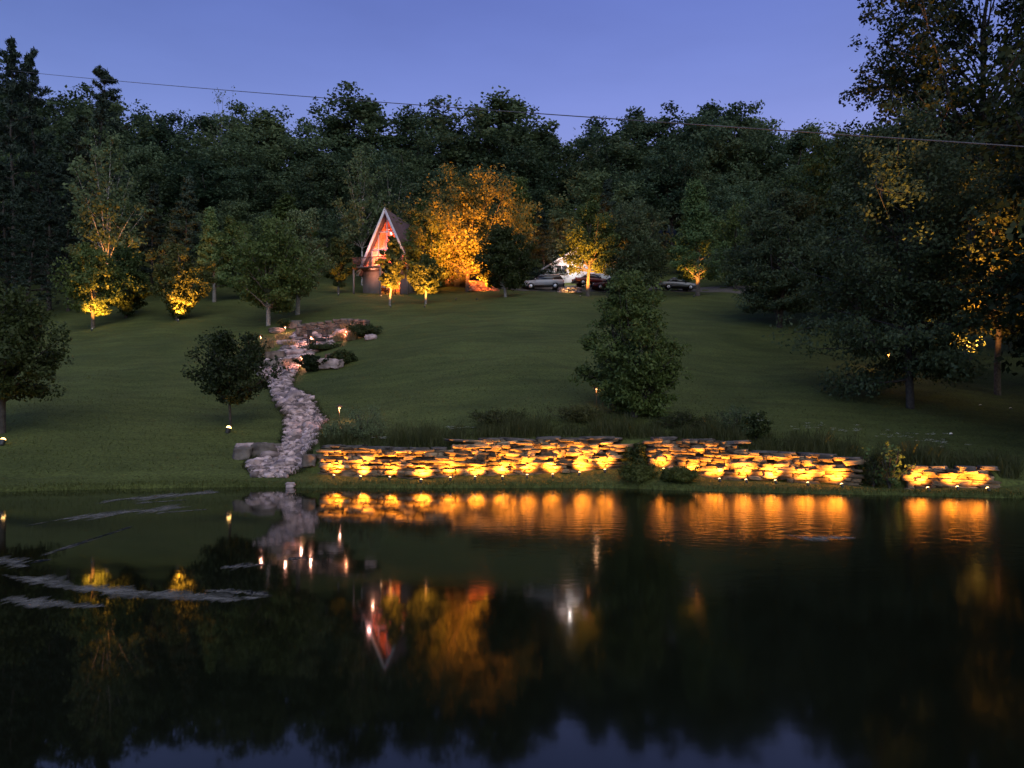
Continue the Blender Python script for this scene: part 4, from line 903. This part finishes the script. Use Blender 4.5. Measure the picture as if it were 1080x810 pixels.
for i, (u, D, v) in enumerate(((520, 31, 434), (610, 32.0, 430), (720, 31, 436))):
    shrub(['leafy dark weeds on the slope above the middle of the long wall', 'leafy weeds at the left foot of the big upright bush', 'leafy weeds right of the big upright bush'][i], u, 0, 22, v, 'grass_tall', D=D, seed=320 + i, ls=.12, lw=.03, leaves=18, hole=.1)
def wildflower(label, u, D, v, seed, nf=7):
    rr = np.random.default_rng(seed); t = thing('wildflower', label, 'flowers', pt(u, D), 0, 'white wildflowers above the walls'); H = top(u, v, D)
    st = MB(); hd = MB()
    for i in range(nf):
        x, y = rr.normal(0, .35, 2); hgt = H*rr.uniform(.65, 1.05); b = (x*.5, y*.5, -.05); e = np.array([x, y, hgt]); st.tube([b, (x*.8, y*.8, hgt*.5), e], [.008, .006, .004], 4)
        for j in range(12):
            c = e + np.append(rr.normal(0, .05, 2), rr.normal(0, .012)); a = rr.uniform(0, 6.28); s = .028
            hd.add([c + (math.cos(a)*s, math.sin(a)*s, 0), c + (-math.sin(a)*s, math.cos(a)*s, .006), c - (math.cos(a)*s, math.sin(a)*s, 0), c - (-math.sin(a)*s, math.cos(a)*s, -.006)], [(0, 1, 2, 3)])
    st.obj('stem', M['grass_tall'], t); hd.obj('flower_head', M['petal'], t); return t
for i, (u, D, v, lab) in enumerate(((405, 30.3, 461, 'small white wildflowers above the left part of the long wall'), (484, 30.5, 450, 'white wildflowers above the step in the long wall'), (792, 30, 438, 'white flower heads on the weedy bush behind the middle wall'), (858, 29.5, 446, 'scattered white wildflowers left of the right tree trunk'), (900, 29, 447, 'white wildflowers in front of the right tree trunk'), (945, 28.5, 452, 'dense white wildflowers right of the tree trunk'), (975, 28.2, 458, 'white wildflowers above the short right wall'), (990, 27.6, 464, 'rightmost low white wildflowers in the dark'))):
    wildflower(lab, u, D, v, 400 + i, 10)

# scum drifting on the pond, plus one strip painted as sky sheen
def scum_and_sheen(mb, pts, wd, seed):
    rr = np.random.default_rng(seed); pts = np.array(pts, float); n = 200
    D = F*CH/(pts[:, 1] - HZ); X = (pts[:, 0] - 540)/F*D; s = np.linspace(0, len(pts) - 1, n)
    def sm(k): 
        a = rr.normal(0, 1, n + 2*k); return np.convolve(a, np.ones(2*k + 1)/math.sqrt(2*k + 1), 'valid')
    x = np.interp(s, range(len(pts)), X); y = np.interp(s, range(len(pts)), D); w = np.interp(s, range(len(pts)), wd)
    e = np.minimum(1, np.minimum(np.arange(n), np.arange(n)[::-1]) / 22.0) ** .6
    lo = 1.8*w*e*np.clip(.42 + .16*sm(9) + .07*sm(2), .05, 2); hi = 1.8*w*e*np.clip(.42 + .16*sm(9) + .07*sm(2), .05, 2); x2 = .03*sm(3)
    ks = (-1, -.55, 0, .55, 1); V = []
    for k in ks: V.append(np.c_[x + x2*(k + 1)/2, y + k*np.where(k < 0, lo, hi), np.full(n, .004)]); fade.append(np.full(n, 1 - abs(k)**2) * np.minimum(1, np.minimum(np.arange(n), np.arange(n)[::-1])/15))
    mb.add(np.concatenate(V), [(a*n + i, a*n + i + 1, (a + 1)*n + i + 1, (a + 1)*n + i) for a in range(4) for i in range(n - 1)])
fade = []
sc_ = MB()
for i, (p, w) in enumerate((([(105, 529), (150, 525), (200, 521), (235, 519)], [.5, 1.5, 1.5, .3]), ([(20, 556), (70, 547), (120, 542), (170, 537), (205, 534)], [.5, .9, 1.7, 1.3, .2]), ([(55, 584), (75, 575), (105, 566), (137, 556)], [.6, 1.1, 1.1, .3]),
        ([(0, 606), (40, 612), (80, 621), (130, 625), (190, 628), (240, 632), (290, 629)], [.2, .35, .42, .35, .3, .35, .2]), ([(0, 632), (40, 636), (80, 639), (112, 640)], [.25, .25, .22, .1]), ([(-20, 590), (15, 594), (30, 598)], [.4, .4, .1]), ([(232, 599), (255, 597), (283, 595)], [.15, .3, .05]), ([(35, 593), (50, 591)], [.2, .1]), ([(215, 622), (260, 625), (288, 628)], [.12, .2, .1]), ([(300, 590), (330, 588)], [.2, .1]), ([(140, 531), (200, 527)], [.3, .1]), ([(165, 541), (222, 537)], [.35, .1]), ([(826, 564), (850, 568), (875, 567), (905, 567)], [.1, .5, .45, .1]))):  # last strip is no scum: it paints sky reflected off ruffled water
    scum_and_sheen(sc_, p, w, 500 + i)
M['scum_and_sheen'] = mat('scum_and_sheen', (.10, .098, .085), .9, .4, 2.5, col2=(.20, .19, .17), spec=.05)
N_, L_ = M['scum_and_sheen'].node_tree.nodes, M['scum_and_sheen'].node_tree.links                  # thin and broken, the water shows between
t_ = N_.new('ShaderNodeTexCoord'); z_ = N_.new('ShaderNodeTexNoise'); z_.inputs['Scale'].default_value = 5; z_.inputs['Detail'].default_value = 8; z_.inputs['Roughness'].default_value = .7; L_.new(t_.outputs['Object'], z_.inputs['Vector'])
r_ = N_.new('ShaderNodeMapRange'); r_.inputs['From Min'].default_value = .36; r_.inputs['From Max'].default_value = .56; r_.inputs['To Min'].default_value = .3; r_.inputs['To Max'].default_value = .95
L_.new(z_.outputs['Fac'], r_.inputs['Value'])
a_ = N_.new('ShaderNodeAttribute'); a_.attribute_name = 'thickness'; m_ = N_.new('ShaderNodeMath'); m_.operation = 'MULTIPLY'
L_.new(a_.outputs['Fac'], m_.inputs[0]); L_.new(r_.outputs[0], m_.inputs[1]); L_.new(m_.outputs[0], N_['Principled BSDF'].inputs['Alpha'])
so = tag(sc_.obj('pond_scum_and_sheen', M['scum_and_sheen']), kind='stuff')
at_ = so.data.attributes.new('thickness', 'FLOAT', 'POINT'); at_.data.foreach_set('value', np.concatenate(fade).astype(np.float32))
